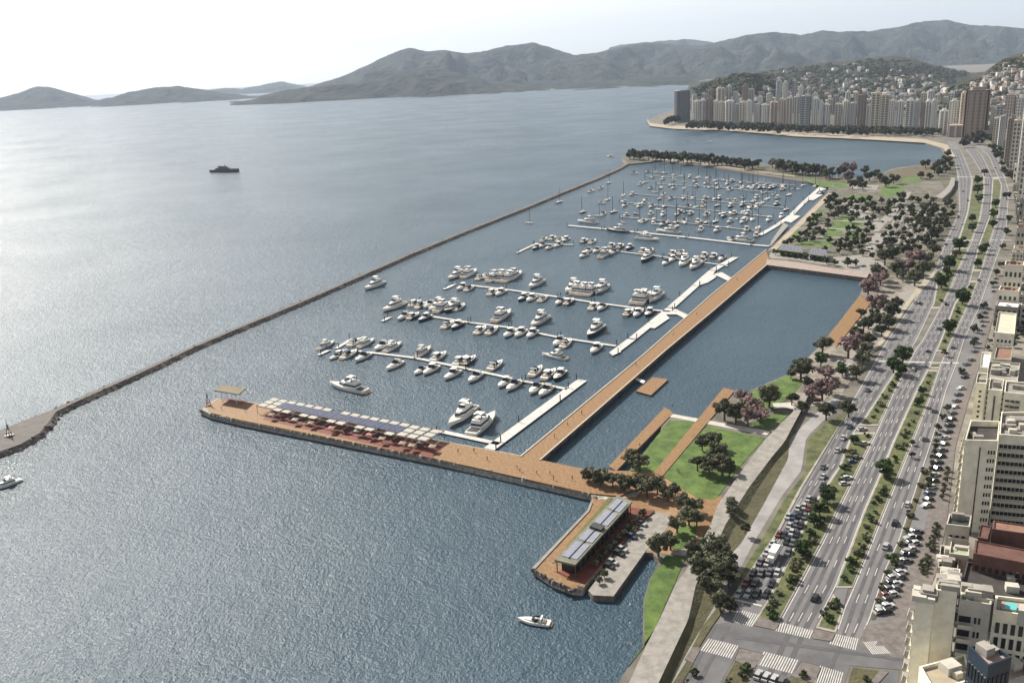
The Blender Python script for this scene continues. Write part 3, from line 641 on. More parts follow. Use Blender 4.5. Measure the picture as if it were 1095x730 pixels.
MB().prism(rq(0, 1, 0, 1), H_ - .7, H_, 0).build('roof', mat('terminal_roof', (.14, .14, .1), .8, .2, .5), e)
MB().prism(rq(.05, .97, .16, .86), 0, H_ - .7).build('wall', m_glass, e)
for k in range(13):
    for v in (.05, .95):
        q_ = rq(.02 + k * .08, .03 + k * .08, v - .01, v + .01)[0]; MB().cyl((q_.x, q_.y, 0), (q_.x, q_.y, H_ - .7), .18, n=6).build('column', mat('green_steel', (.05, .06, .04), .6), e)
m_sp = mat('solar_glass', (.22, .23, .27), .22, .15, 1.0)
for s0, s1 in ((.06, .27), (.30, .45), (.56, .76), (.79, .95)):
    for v0, v1 in ((.16, .5), (.58, .9)):
        q_ = rq(s0, s1, v0, v1); MB().prism(q_, H_ + .02, H_ + .22).build('solar_panel', m_sp, e)
for v in (.53,):
    q_ = rq(.05, .95, v - .02, v + .02); MB().prism(q_, H_ + .005, H_ + .35).build('panel_rail', mat('navy_rail', (.015, .018, .06), .5), e)
q_ = rq(.47, .53, .2, .85); MB().prism(q_, H_ + .01, H_ + .9).build('roof_plant', m_dark, e)
# apron with cars
o = slab('car_park', [(654, 597), (629, 631), (634, 636), (656, 637), (691, 588), (705, 573), (722, 556), (717, 550), (697, 546)], LZ + .12, -2, m_pave, None, m_darkrock); struct(o)

# ================================================================== BOATS
def loft2(mb, A, za, B, zb, mi=0, cap=True):
    n = len(A); mb.add([(x, y, za) for x, y in A] + [(x, y, zb) for x, y in B], [(i, (i + 1) % n, n + (i + 1) % n, n + i) for i in range(n)] + ([tuple(range(n, 2 * n))] if cap else []), mi); return mb
def hull_mesh(L, B, H, m, stripe=None):
    st = []; n = 10
    for i in range(n + 1):
        t = i / n; k = 1 if t < .45 else max(0, 1 - ((t - .45) / .55) ** 2.3); hb = B / 2 * (k * (0.9 + .1 * min(1, t * 3)))
        st.append((-L / 2 + L * t * (1 if t < 1 else 1), max(hb, .04), max(hb * .84, .03), H * (.8 + .35 * t * t), .12 + .55 * H * t ** 4, -.35 + .5 * t ** 4))
    mb = MB(); rows = []
    for x, hb, hc, zd, zc, zk in st: rows.append([(x, hb, zd), (x, hc, zc), (x, 0, zk), (x, -hc, zc), (x, -hb, zd)])
    vs = [p for r in rows for p in r]
    fs = [(i * 5 + j, i * 5 + j + 1, (i + 1) * 5 + j + 1, (i + 1) * 5 + j) for i in range(n) for j in range(4)] + [(4, 3, 2, 1, 0)]
    mb.add(vs, fs)
    dk = MB(); A = [(x, hb * .97, zd - .03) for x, hb, hc, zd, zc, zk in st]; Bq = [(x, -hb * .97, zd - .03) for x, hb, hc, zd, zc, zk in st]
    dk.strip(Bq, A); return mb, dk, st
m_gel = mat('gelcoat', (.72, .71, .68), .35, obrand=.12); m_gel2 = mat('gelcoat_navy', (.03, .04, .07), .3); m_deckp = mat('boat_deck', (.6, .57, .5), .6, obrand=.1)
m_teak = mat('teak', (.3, .19, .11), .7); m_cush = mat('cushion', (.5, .45, .38), .8); m_canv = mat('navy_canvas', (.03, .05, .12), .8); m_grey = mat('grey_fitting', (.25, .25, .26), .5)
def outline(x0, x1, b, nose=.35, t=0):
    return [(x0, -b / 2), (x0 + (x1 - x0) * (1 - nose), -b / 2), (x1, -b * .22), (x1, b * .22), (x0 + (x1 - x0) * (1 - nose), b / 2), (x0, b / 2)]
def yacht_kit(L=20, B=5.2, hm=m_gel, name='motor_yacht', fly=True):
    H = 1.9; h, d, st = hull_mesh(L, B, H, hm); z = H * .85
    cab = loft2(MB(), outline(-L * .3, L * .22, B * .78), z, outline(-L * .28, L * .13, B * .7), z + 1.9)
    win = loft2(MB(), outline(-L * .295, L * .205, B * .785), z + .75, outline(-L * .285, L * .15, B * .73), z + 1.45)
    parts = [('hull', h.mesh('hull', hm, False), []), ('deck', d.mesh('deck', m_deckp), []),
             ('cabin', cab.mesh('cabin', m_gel), [('window_band', win.mesh('window_band', m_glass), [])]),
             ('cockpit', MB().box((-L * .38, 0, z - .1), (L * .15, B * .74, .14)).mesh('cockpit', m_dark), []),
             ('swim_platform', MB().box((-L * .53, 0, .35), (L * .07, B * .8, .18)).mesh('swim_platform', m_teak), [])]
    if fly:
        f = loft2(MB(), outline(-L * .27, L * .06, B * .66), z + 1.9, outline(-L * .27, L * .03, B * .66), z + 2.6)
        parts += [('flybridge', f.mesh('flybridge', m_gel), [('sun_bed', MB().box((-L * .18, 0, z + 2.6), (L * .1, B * .5, .12)).mesh('sun_bed', m_cush), []),
                   ('windscreen', loft2(MB(), outline(-L * .02, L * .035, B * .6, .5), z + 2.6, outline(-L * .04, L * .01, B * .5, .5), z + 3.1, cap=False).mesh('windscreen', m_glass), [])]),
                  ('hardtop', MB().box((-L * .13, 0, z + 4.2), (L * .16, B * .6, .16)).mesh('hardtop', m_gel), []),
                  ('radar_arch', MB().box((-L * .2, -B * .29, z + 2.6), (.5, .15, 1.7)).box((-L * .2, B * .29, z + 2.6), (.5, .15, 1.7)).box((-L * .2, 0, z + 4.4), (.6, 1.2, .25)).mesh('radar_arch', m_grey), [])]
    else:
        parts += [('mast', MB().cyl((-L * .1, 0, z + 1.9), (-L * .12, 0, z + 4), .08, n=5).mesh('mast', m_grey), [])]
    bow = [(x, hb * .9, zd) for x, hb, hc, zd, zc, zk in st[5:]]
    rl = MB()
    for sgn in (1, -1):
        for p, q_ in zip(bow, bow[1:]): rl.cyl((p[0], p[1] * sgn, p[2] + .75), (q_[0], q_[1] * sgn, q_[2] + .75), .05, n=4); rl.cyl((p[0], p[1] * sgn, p[2]), (p[0], p[1] * sgn, p[2] + .75), .04, n=4)
    parts.append(('railing', rl.mesh('railing', m_grey), []))
    return Kit(name, parts)
def cruiser_kit(L=12, B=3.7, hm=m_gel, canopy=None, name='motor_cruiser'):
    H = 1.4; h, d, st = hull_mesh(L, B, H, hm); z = H * .85
    cab = loft2(MB(), outline(-L * .02, L * .33, B * .66, .6), z, outline(-L * .0, L * .27, B * .52, .6), z + .65)
    ws = loft2(MB(), outline(-L * .14, L * .1, B * .78, .5), z + .3, outline(-L * .16, L * .02, B * .66, .5), z + 1.3, cap=False)
    parts = [('hull', h.mesh('hull', hm), []), ('deck', d.mesh('deck', m_deckp), []), ('cabin', cab.mesh('cabin', m_gel), []), ('windscreen', ws.mesh('windscreen', m_glass), []),
             ('cockpit', MB().box((-L * .22, 0, z - .08), (L * .3, B * .72, .13)).mesh('cockpit', m_dark), [('bench_seat', MB().box((-L * .33, 0, z), (L * .07, B * .6, .5)).mesh('bench_seat', m_cush), []), ('helm_seat', MB().box((-L * .17, B * .16, z), (.8, .8, .8)).mesh('helm_seat', m_gel), [])]),
             ('swim_platform', MB().box((-L * .53, 0, .3), (L * .08, B * .7, .15)).mesh('swim_platform', m_teak), [])]
    if canopy: parts.append(('canopy_top', loft2(MB(), outline(-L * .3, -L * .04, B * .7, .2), z + 1.75, outline(-L * .28, -L * .06, B * .62, .2), z + 1.95).mesh('canopy_top', canopy), [*[('canopy_leg', MB().cyl((-L * .28, B * .33 * q, z), (-L * .24, B * .33 * q, z + 1.75), .06, n=4).mesh('canopy_leg', m_grey), []) for q in (1, -1)]]))
    else: parts.append(('targa_arch', MB().box((-L * .24, 0, z + 1.5), (.5, B * .74, .2)).box((-L * .24, B * .36, z), (.45, .12, 1.5)).box((-L * .24, -B * .36, z), (.45, .12, 1.5)).mesh('targa_arch', m_gel), []))
    return Kit(name, parts)
def sail_kit(L=11, B=3.3, hm=m_gel, cover=m_canv):
    H = 1.1; h, d, st = hull_mesh(L, B, H, hm); z = H * .82
    return Kit('sailing_boat', [('hull', h.mesh('hull', hm), []), ('deck', d.mesh('deck', m_deckp), []),
        ('cabin', loft2(MB(), outline(-L * .15, L * .22, B * .55, .5), z, outline(-L * .13, L * .16, B * .45, .5), z + .55).mesh('cabin', m_gel), []),
        ('mast', MB().cyl((L * .08, 0, z), (L * .08, 0, 14), .26, .18, 5).mesh('mast', m_dark), []),
        ('boom', MB().cyl((L * .08, 0, z + 1.5), (-L * .33, 0, z + 1.4), .26, .2, 6).mesh('boom', cover), []),
        ('cockpit', MB().box((-L * .29, 0, z - .06), (L * .22, B * .5, .11)).mesh('cockpit', m_teak), [])])
YK = [('white', yacht_kit()), ('white', yacht_kit(20, 5.0, m_gel, fly=True)), ('dark hulled', yacht_kit(20, 5.2, m_gel2))]
CK = [('white', cruiser_kit()), ('blue topped', cruiser_kit(12, 3.7, m_gel, m_canv)), ('white topped', cruiser_kit(12, 3.8, m_gel, m_gel)), ('dark hulled', cruiser_kit(12, 3.7, m_gel2, m_gel))]
SK = [('white', sail_kit()), ('dark hulled', sail_kit(11, 3.3, m_gel2, m_gel))]
HEAD = ang((370, 395), (392, 383))        # the way the moored boats lie
def boat_at(px, py, lpx, kit, base_len, head, label, group, cat='boat'):
    c = U(px, py + .8, 0)
    if lpx:
        d = Vector((cos(head), sin(head), 0)); k = 1.0
        def proj(p):
            v = p - Vector((0, 0, CAMH)); D = v.dot(fwd); return Vector((v.dot(right) / D * F, v.dot(up) / D * F))
        one = (proj(c + d * .5) - proj(c - d * .5)).length; L = min(lpx / one, base_len * 1.35)
    else: L = base_len
    return kit.place(c, head, L / base_len, label, cat, group)
rnd = random.Random(21)
def Zc(ox, oy, pts): return [(ox + p[0] / 6.825, oy + p[1] / 6.825) + tuple(p[2:]) for p in pts]
rows = {}
A_N = Zc(330, 340, [(135, 200, 19), (345, 180, 17), (425, 185, 19), (530, 212, 15), (620, 215, 20), (840, 250, 19), (955, 285, 17)]) + Zc(480, 340, [(90, 315, 15), (150, 315, 16), (345, 350, 17), (640, 392, 18), (735, 415, 17), (805, 425, 17)])
A_S = Zc(330, 340, [(195, 285, 12), (240, 262, 13), (300, 270, 18), (395, 292, 18), (625, 352, 18), (815, 388, 13), (890, 385, 18), (1045, 420, 18)]) + Zc(480, 340, [(190, 440, 18), (405, 478, 14), (470, 500, 17), (630, 522, 14), (705, 540, 18)])
B_N = Zc(400, 280, [(305, 305, 13), (350, 320, 18), (400, 318, 18), (460, 328, 20), (510, 335, 20), (575, 340, 20), (625, 335, 17), (940, 400, 24)]) + Zc(540, 280, [(250, 440, 25), (655, 512, 25)])
B_S = Zc(400, 280, [(215, 405, 13), (290, 400, 15), (370, 415, 18), (545, 462, 14), (605, 470, 17), (780, 502, 14), (865, 505, 18), (985, 528, 14)]) + Zc(540, 280, [(110, 525, 15), (195, 532, 18), (390, 588, 14), (450, 600, 18), (660, 642, 18)])
C_N = Zc(400, 280, [(600, 105, 28), (700, 90, 20), (780, 115, 18), (830, 105, 18), (890, 118, 20), (945, 115, 20), (1000, 120, 20)]) + Zc(540, 280, [(75, 105, 22), (225, 165, 24), (490, 195, 19), (535, 205, 20), (590, 212, 21), (640, 215, 22), (700, 205, 22), (735, 190, 18), (975, 270, 20), (1020, 275, 20)]) + Zc(680, 230, [(70, 605, 20), (140, 605, 24)])
C_S = Zc(400, 280, [(640, 190, 13), (700, 195, 15), (870, 225, 13), (920, 230, 15)]) + Zc(540, 280, [(130, 268, 13), (190, 272, 14), (280, 272, 17), (400, 295, 13), (470, 295, 17), (650, 328, 13), (705, 338, 17), (905, 375, 14), (965, 382, 15), (1050, 378, 17)])
D_N = Zc(540, 230, [(285, 180, 15), (350, 170, 14), (400, 180, 15), (440, 182, 13), (580, 190, 15), (640, 195, 13), (780, 225, 16), (845, 230, 16), (905, 240, 14), (1010, 262, 14)]) + Zc(680, 230, [(105, 262, 14), (270, 280, 15), (330, 275, 15), (500, 295, 15), (570, 300, 16), (625, 318, 13)])
D_S = Zc(540, 230, [(225, 240, 13), (270, 225, 15), (320, 240, 18), (385, 222, 17), (570, 298, 13), (605, 265, 16), (665, 262, 17), (735, 290, 22), (790, 275, 18)]) + Zc(680, 230, [(75, 320, 20), (215, 350, 15), (265, 325, 14), (350, 350, 20), (430, 372, 19), (480, 340, 17)])
names = ['nearest', 'second', 'third', 'fourth']
for (nm, N_, S_) in zip(names, (A_N, B_N, C_N, D_N), (A_S, B_S, C_S, D_S)):
    for side, lst in (('far', N_), ('near', S_)):
        for i, (x, y, l) in enumerate(sorted(lst)):
            big = l >= 19
            cn, kit = (rnd.choice(YK[:2] if rnd.random() < .8 else YK) if big else rnd.choice([CK[0], CK[0], CK[2], CK[2], CK[1], CK[3]]))
            flip = (rnd.random() < .3) if side == 'far' else (rnd.random() < .75)
            kind = 'motor yacht' if big else 'motor cruiser'
            boat_at(x, y, l * (1.0 if big else 1.14), kit, 20 if big else 12, HEAD + rnd.uniform(-.04, .04) + (pi if flip else 0),
                    f"{cn} {kind}, {side} side of the {nm} pontoon, {ordn(i + 1)} boat from its left end", f"boats moored on the {side} side of the {nm} pontoon")
# yachts lying along the fifth pontoon and free yachts
HP = ang((609, 241), (804, 261.5))
for i, (x, y, l, s_, k) in enumerate([(628, 237.5, 29, 'far', 0), (660, 247, 27, 'near', 2), (693, 256, 34, 'near', 1), (714, 248, 27, 'far', 0), (791, 257, 29, 'far', 1)]):
    lb = ['white motor yacht at the left end of the long fifth pontoon, far side', 'dark hulled motor yacht lying along the fifth pontoon, second from its left end', 'longest white motor yacht, lying in the water before the fifth pontoon', 'white motor yacht on the fifth pontoon straight behind the longest yacht', 'white motor yacht at the right end of the long fifth pontoon'][i]
    boat_at(x, y, l, YK[k][1], 20, HP + (pi if i != 2 else 0), lb, 'yachts along the fifth pontoon', 'yacht')
boat_at(372, 415.5, 45, YK[1][1], 20, ang((350, 411), (393, 420)) + pi, 'large white flybridge yacht floating free behind the solar pergola', None, 'yacht')
boat_at(593, 381.5, 27, YK[0][1], 20, ang((580, 379), (607, 384)) + pi, 'white motor yacht floating free between the nearest and second pontoons', None, 'yacht')
boat_at(494, 446, 37, YK[1][1], 20, HEAD + pi, 'white flybridge yacht behind the pier root, left one of two side by side', 'two yachts behind the stone pier', 'yacht')
boat_at(517, 454.5, 37, YK[0][1], 20, HEAD, 'white motor yacht behind the pier root, right one of two side by side', 'two yachts behind the stone pier', 'yacht')
boat_at(400, 306, 34, YK[0][1], 20, ang((386, 312), (414, 300)) + pi, 'white motor yacht alone near the long breakwater, farthest from the pontoons', None, 'yacht')
boat_at(421, 328.5, 34, YK[1][1], 20, ang((405, 335), (436, 322)) + pi, 'large white motor yacht just off the left end of the second pontoon', None, 'yacht')
boat_at(571, 665, 35, CK[0][1], 12, ang((555, 662.5), (588, 667)) + pi, 'small white open motor boat alone on the dark water in front of the terminal', None, 'motor boat')
boat_at(6, 519, 36, YK[1][1], 20, ang((0, 522), (24, 513)) + pi, 'white motor yacht cut off by the left edge of the picture', None, 'yacht')
# grey ship far out
def ship():
    hm = mat('ship_grey', (.06, .065, .075), .6); h, d, st = hull_mesh(54, 9.5, 5, hm); z = 4.2
    k = Kit('ship', [('hull', h.mesh('hull', hm), []), ('deck', d.mesh('deck', hm), []),
        ('superstructure', loft2(loft2(MB(), outline(-16, 13, 8, .2), z, outline(-14, 9, 7.5, .2), z + 2.6), outline(-6, 6, 7, .2), z + 2.6, outline(-4, 3, 6, .2), z + 5).mesh('superstructure', hm), []),
        ('funnel', MB().box((-10, 0, z + 2.6), (4, 3, 2.5), taper=.8).mesh('funnel', hm), []), ('mast', MB().cyl((0, 0, z + 4.5), (0, 0, z + 9), .4, .25, 6).mesh('mast', hm), []), ('crane', MB().box((17, 0, z), (3, 2.5, 1.6)).mesh('crane', hm), [])])
    boat_at(241, 183.5, 30, k, 54, ang((226, 183), (256, 183)), 'dark grey ship alone far out on the open bay', None, 'ship')
ship()
# small boats and yachts' masts in the far half of the marina
far = Zc(600, 165, [(220, 262, 8, 'm'), (290, 238, 9, 'm'), (350, 200, 8, 's'), (540, 130, 9, 'm'), (615, 195, 8, 's'), (580, 210, 6, 'm'), (650, 240, 4, 'm'), (685, 265, 6, 's'), (745, 285, 4, 'm'), (300, 347, 7, 'm'), (340, 322, 8, 's'), (460, 335, 6, 'm'), (515, 287, 4, 'm'), (155, 415, 8, 's'), (275, 440, 7, 's'), (310, 428, 5, 'm'), (380, 415, 7, 's'), (470, 438, 5, 'm'), (600, 350, 5, 'm'), (650, 357, 5, 'm'), (715, 392, 7, 's'), (800, 218, 5, 's'), (905, 294, 6, 's'), (957, 302, 5, 's'), (1040, 342, 4, 'm'), (862, 412, 6, 'm'), (910, 415, 6, 'm'), (925, 375, 7, 's'), (980, 378, 7, 's'), (1070, 432, 4, 'm'), (605, 482, 6, 'm'), (690, 500, 8, 's'), (740, 505, 8, 'm'), (770, 492, 6, 's'), (840, 520, 6, 's'), (905, 490, 4, 's'), (1010, 490, 8, 's'), (1060, 490, 8, 's'), (1020, 540, 6, 'm'), (545, 357, 3, 's'), (455, 290, 4, 's'), (840, 490, 5, 's')]) \
    + Zc(750, 150, [(60, 335, 6, 's'), (120, 340, 5, 's'), (210, 352, 6, 'm'), (290, 345, 6, 's'), (380, 322, 6, 's'), (450, 372, 5, 'm'), (520, 330, 5, 's'), (522, 388, 5, 's'), (590, 320, 8, 's'), (590, 350, 8, 'm'), (690, 350, 8, 'm'), (740, 322, 7, 's'), (830, 325, 7, 's'), (870, 380, 5, 'm'), (950, 332, 6, 'm'), (95, 420, 5, 's'), (200, 465, 5, 'm'), (245, 437, 5, 'm'), (320, 440, 7, 's'), (380, 438, 7, 's'), (350, 482, 5, 'm'), (402, 487, 5, 'm'), (440, 452, 5, 's'), (545, 462, 6, 'm'), (15, 442, 4, 'm'), (45, 537, 4, 'm'), (160, 547, 6, 'm'), (215, 522, 6, 'm'), (305, 515, 6, 's'), (268, 567, 6, 'm'), (318, 572, 7, 'm'), (370, 570, 8, 's'), (425, 540, 6, 'm'), (490, 575, 6, 'm'), (582, 552, 5, 'm'), (615, 500, 6, 's'), (680, 517, 5, 's'), (40, 595, 7, 's'), (110, 652, 5, 'm'), (203, 627, 6, 'm'), (330, 642, 6, 'm'), (412, 632, 6, 's'), (400, 687, 5, 'm'), (330, 717, 7, 's'), (230, 717, 7, 'm'), (640, 390, 4, 's')]) \
    + [(692 + i * 9.1, 183.2 + i * .95 + rnd.uniform(-1, 1), 6, 's' if i % 5 else 'm') for i in range(17)] + [(697 + i * 11.5, 190.0 + i * .9 + rnd.uniform(-1.2, 1.2), 5.5, 'm' if i % 3 else 's') for i in range(12)] \
    + [(lerp(655, 850, rnd.random()), lerp(187, 250, rnd.random()), 5.5, rnd.choice('smms')) for _ in range(0)] + [(a + (b - 195) * -.9 * 0 + rnd.uniform(-2, 2), b + rnd.uniform(-1, 1), 5, rnd.choice('mms')) for b, xs in ((199, range(708, 850, 12)), (211, range(690, 835, 13)), (219, range(668, 822, 14)), (228, range(680, 815, 15)), (236, range(668, 800, 16))) for a in xs] + [(598, 215, 9, 's'), (566, 237, 7, 's'), (652, 166, 6, 'm'), (760, 150, 4, 's')]
for i, (x, y, l, k) in enumerate(sorted(far)):
    col, kit = rnd.choice(SK if k == 's' else CK); bl_ = 11 if k == 's' else 12
    hd = (HEAD + rnd.choice((0, pi)) + rnd.uniform(-.2, .2)) if rnd.random() < .75 else HP + rnd.choice((0, pi))
    boat_at(x, y + 1, min(l * 1.2, 10), kit, bl_, hd, f"small {col} {'sailing boat' if k == 's' else 'motor boat'} in the far half of the marina, {ordn(i + 1)} from the left", 'small boats in the far half of the marina')

# ================================================================== PONTOONS
m_pont = mat('pontoon_deck', (.44, .43, .41), .75, .18, .6); m_float = mat('float', (.12, .12, .12), .8)
pile2 = MB().cyl((0, 0, -2), (0, 0, 4.2), .28, n=6).mesh('pile', m_dark)
def pontoon(pts, w_, label, group=None, step=28, extra=(), z=.75, piles=True, name='pontoon'):
    P = [U(x, y, z) for x, y in pts]; e = empty(name, Vector((P[0].x, P[0].y, 0)), label, 'pontoon', group); o_ = e.location
    dk, fl = MB(), MB()
    for a, b in zip(P, P[1:]):
        d = b - a; c = (a + b) / 2 - o_; r_ = atan2(d.y, d.x)
        dk.box((c.x, c.y, z - .2), (d.length + w_ * .3, w_, .2), r_); fl.box((c.x, c.y, -.3), (d.length, w_ * .8, z + .1), r_)
    for q_ in extra:
        Q_ = [p - Vector((o_.x, o_.y, 0)) for p in pxpoly(q_, z)]; dk.prism(Q_, z - .2, z + .01)
    dk.build('walkway_deck', m_pont, e); fl.build('float', m_float, e)
    if piles:
        for a, b in zip(P, P[1:]):
            n = max(1, int((b - a).length / step))
            for k in range(n + 1):
                d = (b - a).normalized(); s_ = Vector((-d.y, d.x, 0)) * (w_ / 2 + .3); p = a.lerp(b, k / n) + s_ * (1 if k % 2 else -1) - o_; link('pile', pile2, e, (p.x, p.y, 0))
    return e
pontoon([(384, 375), (445, 382.5), (500, 394), (560, 407), (606, 415.5)], 2.6, 'nearest white pontoon with boats on both sides', None, 30)
pontoon([(341, 379), (352, 374)], 2.6, 'short white outer finger left of the nearest pontoon', None, 60)
pontoon([(360, 372), (376, 362)], 2.6, 'short white inner finger at the left end of the nearest pontoon', None, 60)
pontoon([(461, 338), (502, 344.5), (546, 350), (598, 360.5), (658, 369.5)], 2.6, 'second white pontoon, ending near the zigzag walkway', None, 32)
pontoon([(437, 327), (451, 322)], 2.8, 'short white finger at the left end of the second pontoon', None, 60)
pontoon([(409, 343), (417, 339)], 2.8, 'tiny white pontoon piece beside the yacht off the second pontoon', None, 60)
pontoon([(508, 305.5), (540, 309), (598, 317.5), (634, 323), (690, 330.5), (718, 333)], 2.9, 'third white pontoon, joined to the zigzag walkway', None, 36)
pontoon([(475, 309), (486, 304)], 3, 'short white finger at the left end of the third pontoon', None, 60)
pontoon([(553, 270), (572, 261), (613, 261.5)], 2.6, 'left white piece of the fourth pontoon with a bent end', None, 45)
pontoon([(664, 269), (709, 274.5), (778, 284)], 2.2, 'right white piece of the fourth pontoon behind a row of boats', None, 45)
pontoon([(608, 241), (645, 244.5), (680, 248), (735, 253.5), (804, 261.5), (822, 263)], 4.6, 'long pale fifth pontoon crossing the middle of the marina', None, 50)
pontoon([(470, 460.5), (533, 474)], 3.2, 'white pontoon lying along the stone pier near its restaurants', None, 30)
pontoon([(524, 479), (622, 406.5)], 5.6, 'wide white concrete pontoon parallel to the long timber pier', None, 27)
tri = [[(742, 328), (716, 336), (718, 331), (737, 324)], [(690, 349), (714, 334), (728, 336), (712, 345)]]
pontoon([(656, 377), (676, 362), (717, 329), (744, 305)], 5.2, 'white zigzag walkway with arched arms beside the timber pier, near part', None, 27, extra=[[(711, 336), (722, 330), (739, 338), (735, 342), (724, 336)], [(694, 350), (712, 336), (716, 340), (700, 351)], [(652, 377), (664, 371), (664, 376), (655, 380)]])
pontoon([(744, 305), (762, 289), (786, 275)], 5.6, 'white zigzag walkway with arched arms beside the timber pier, middle part', None, 27, extra=[[(744, 306), (752, 297), (763, 291), (766, 296), (757, 302)], [(762, 293), (772, 291), (784, 298), (780, 301), (770, 296)]])
pontoon([(813, 251), (832, 240), (846, 230), (862, 214), (879, 199)], 5.0, 'white zigzag walkway along the timber pier, far part near the park', None, 34, extra=[[(838, 236), (846, 229), (856, 231), (846, 238)], [(862, 214), (868, 207), (880, 208), (870, 214)], [(875, 203), (879, 198), (888, 197), (882, 203)]])
for i, (pts) in enumerate([[(702, 196.5), (760, 200), (830, 206)], [(676, 207), (760, 214.5), (838, 222)], [(663, 216), (735, 222), (826, 232)], [(663, 231.5), (760, 241), (812, 247)], [(690, 188), (760, 191), (850, 198)]]):
    pontoon(pts, 1.6, f"thin grey pontoon line among the small far boats, the {['second', 'third', 'fourth', 'nearest', 'farthest'][i]} of five", 'thin pontoons in the far half of the marina', 70)

# ================================================================== PEOPLE
def person_mesh(shirt, trou):
    sk = mat('skin', (.35, .2, .14), .7); hairm = mat('hair', (.03, .02, .015), .8)
    me = bpy.data.meshes.new('person'); J = [(0, 0, .95), (0, 0, 1.2), (0, 0, 1.42), (0, 0, 1.52), (0, 0, 1.66), (.1, .02, .9), (.12, .12, .5), (.12, .02, .06), (.12, .14, .03), (-.1, -.02, .9), (-.12, -.06, .5), (-.12, -.22, .08), (-.12, -.1, .03),
        (.2, 0, 1.4), (.27, -.06, 1.12), (.28, .06, .88), (-.2, 0, 1.4), (-.27, .06, 1.12), (-.27, .18, .92)]
    Ed = [(0, 1), (1, 2), (2, 3), (3, 4), (0, 5), (5, 6), (6, 7), (7, 8), (0, 9), (9, 10), (10, 11), (11, 12), (2, 13), (13, 14), (14, 15), (2, 16), (16, 17), (17, 18)]
    Rr = [.15, .14, .15, .06, .11, .1, .075, .05, .045, .1, .075, .05, .045, .06, .045, .035, .06, .045, .035]
    me.from_pydata(J, Ed, []); o = bpy.data.objects.new('person_build', me); COL.objects.link(o)
    md = o.modifiers.new('s', 'SKIN')
    if not me.skin_vertices: return None
    for i, r_ in enumerate(Rr): me.skin_vertices[0].data[i].radius = (r_, r_ * .85); me.skin_vertices[0].data[i].use_root = (i == 0)
    o.modifiers.new('sub', 'SUBSURF').levels = 1
    dg = bpy.context.evaluated_depsgraph_get(); out = bpy.data.meshes.new_from_object(o.evaluated_get(dg)); bpy.data.objects.remove(o)
    out.materials.clear()
    for m in (shirt, trou, sk): out.materials.append(m)
    for p in out.polygons:
        z = p.center.z; p.material_index = 2 if z > 1.47 or (abs(p.center.x) > .24 and z < 1.1) else (0 if z > .93 else 1)
    return out
def skin_mesh_layer(): pass
def make_person_kits():
    res = []
    for nm, s_, t_ in (('a red top and dark trousers', (.35, .05, .04), (.03, .03, .05)), ('a white top and blue trousers', (.6, .6, .58), (.05, .07, .15)), ('a dark jacket and grey trousers', (.04, .04, .05), (.15, .15, .15)), ('a blue top and pale shorts', (.06, .12, .3), (.4, .37, .3))):
        ms, mt = mat('cloth_' + nm.split()[1], s_, .8), mat('trousers_' + nm.split()[4], t_, .8)
        me = None
        try: me = person_mesh(ms, mt)
        except Exception as ex: print('person', ex)
        if me is None:
            b = MB(); b.cyl((.1, .05, 0), (.09, 0, .9), .07, .11, 8, 1).cyl((-.1, -.1, 0), (-.09, 0, .9), .07, .11, 8, 1).cyl((0, 0, .85), (0, 0, 1.45), .17, .2, 10, 0).cyl((.23, 0, 1.42), (.27, .05, .85), .055, .04, 6, 0).cyl((-.23, 0, 1.42), (-.27, -.02, .85), .055, .04, 6, 0).cyl((0, 0, 1.45), (0, 0, 1.75), .08, .09, 8, 2)
            me = b.mesh('person', [ms, mt, mat('skin', (.35, .2, .14), .7)])
        res.append((nm, me))
    return res
PK = make_person_kits()
spots = [((490, 484), 'on the stone pier, nearest the red deck', 0), ((507, 483.5), 'on the stone pier behind the wide white pontoon end', 2), ((521, 492), 'on the stone pier, the middle of its plain deck', 0), ((553, 501), 'on the stone pier straight before the long timber pier', 2), ((556, 504), 'on the stone pier close behind another walker', 1),
         ((574, 507), 'on the stone pier just right of the timber pier junction', 2), ((588, 507), 'on the stone pier between timber pier and trees', 1), ((592, 513), 'on the stone pier, front edge by the terminal', 0), ((612, 513), 'on the stone pier closest to the park trees', 2), ((607, 455), 'near the start of the long timber pier', 0), ((593, 468), 'at the very start of the long timber pier', 2), ((622, 443), 'on the long timber pier before the floating deck', 2),
         ((680, 391), 'on the long timber pier just past the floating deck', 0), ((745, 337), 'halfway along the long timber pier', 2), ((720, 358), 'on the long timber pier opposite the zigzag walkway', 1), ((788, 300), 'near the far end of the long timber pier', 2), ((237, 438), 'by the canopy at the tip of the stone pier', 1), ((262, 440), 'on the pier tip between canopy and pergola', 3),
         ((726, 506), 'on the big lawn left of the large tree', 2), ((724, 504), 'on the big lawn beside a companion', 1), ((684, 478), 'on the first lawn near the boardwalk', 3), ((719, 436), 'at the end of the first boardwalk', 2)]
for i, ((x, y), where, k) in enumerate(spots):
    z = TZ + .03 if x < 640 and y > 425 or (x, y) in ((680, 391), (745, 337), (720, 358), (788, 300)) else LZ + (.36 if (x, y) == (719, 436) else .13)
    if x < 300: z = TZ
    nm, me = PK[k]; o = link('person', me, None, U(x, y, z), rnd.uniform(0, 6.28), 1.25)
    o['label'] = f"person in {['a red top', 'a white top', 'a dark jacket', 'a blue top'][k]} {where}"; o['category'] = 'person'; o['group'] = 'people strolling on piers and lawns'

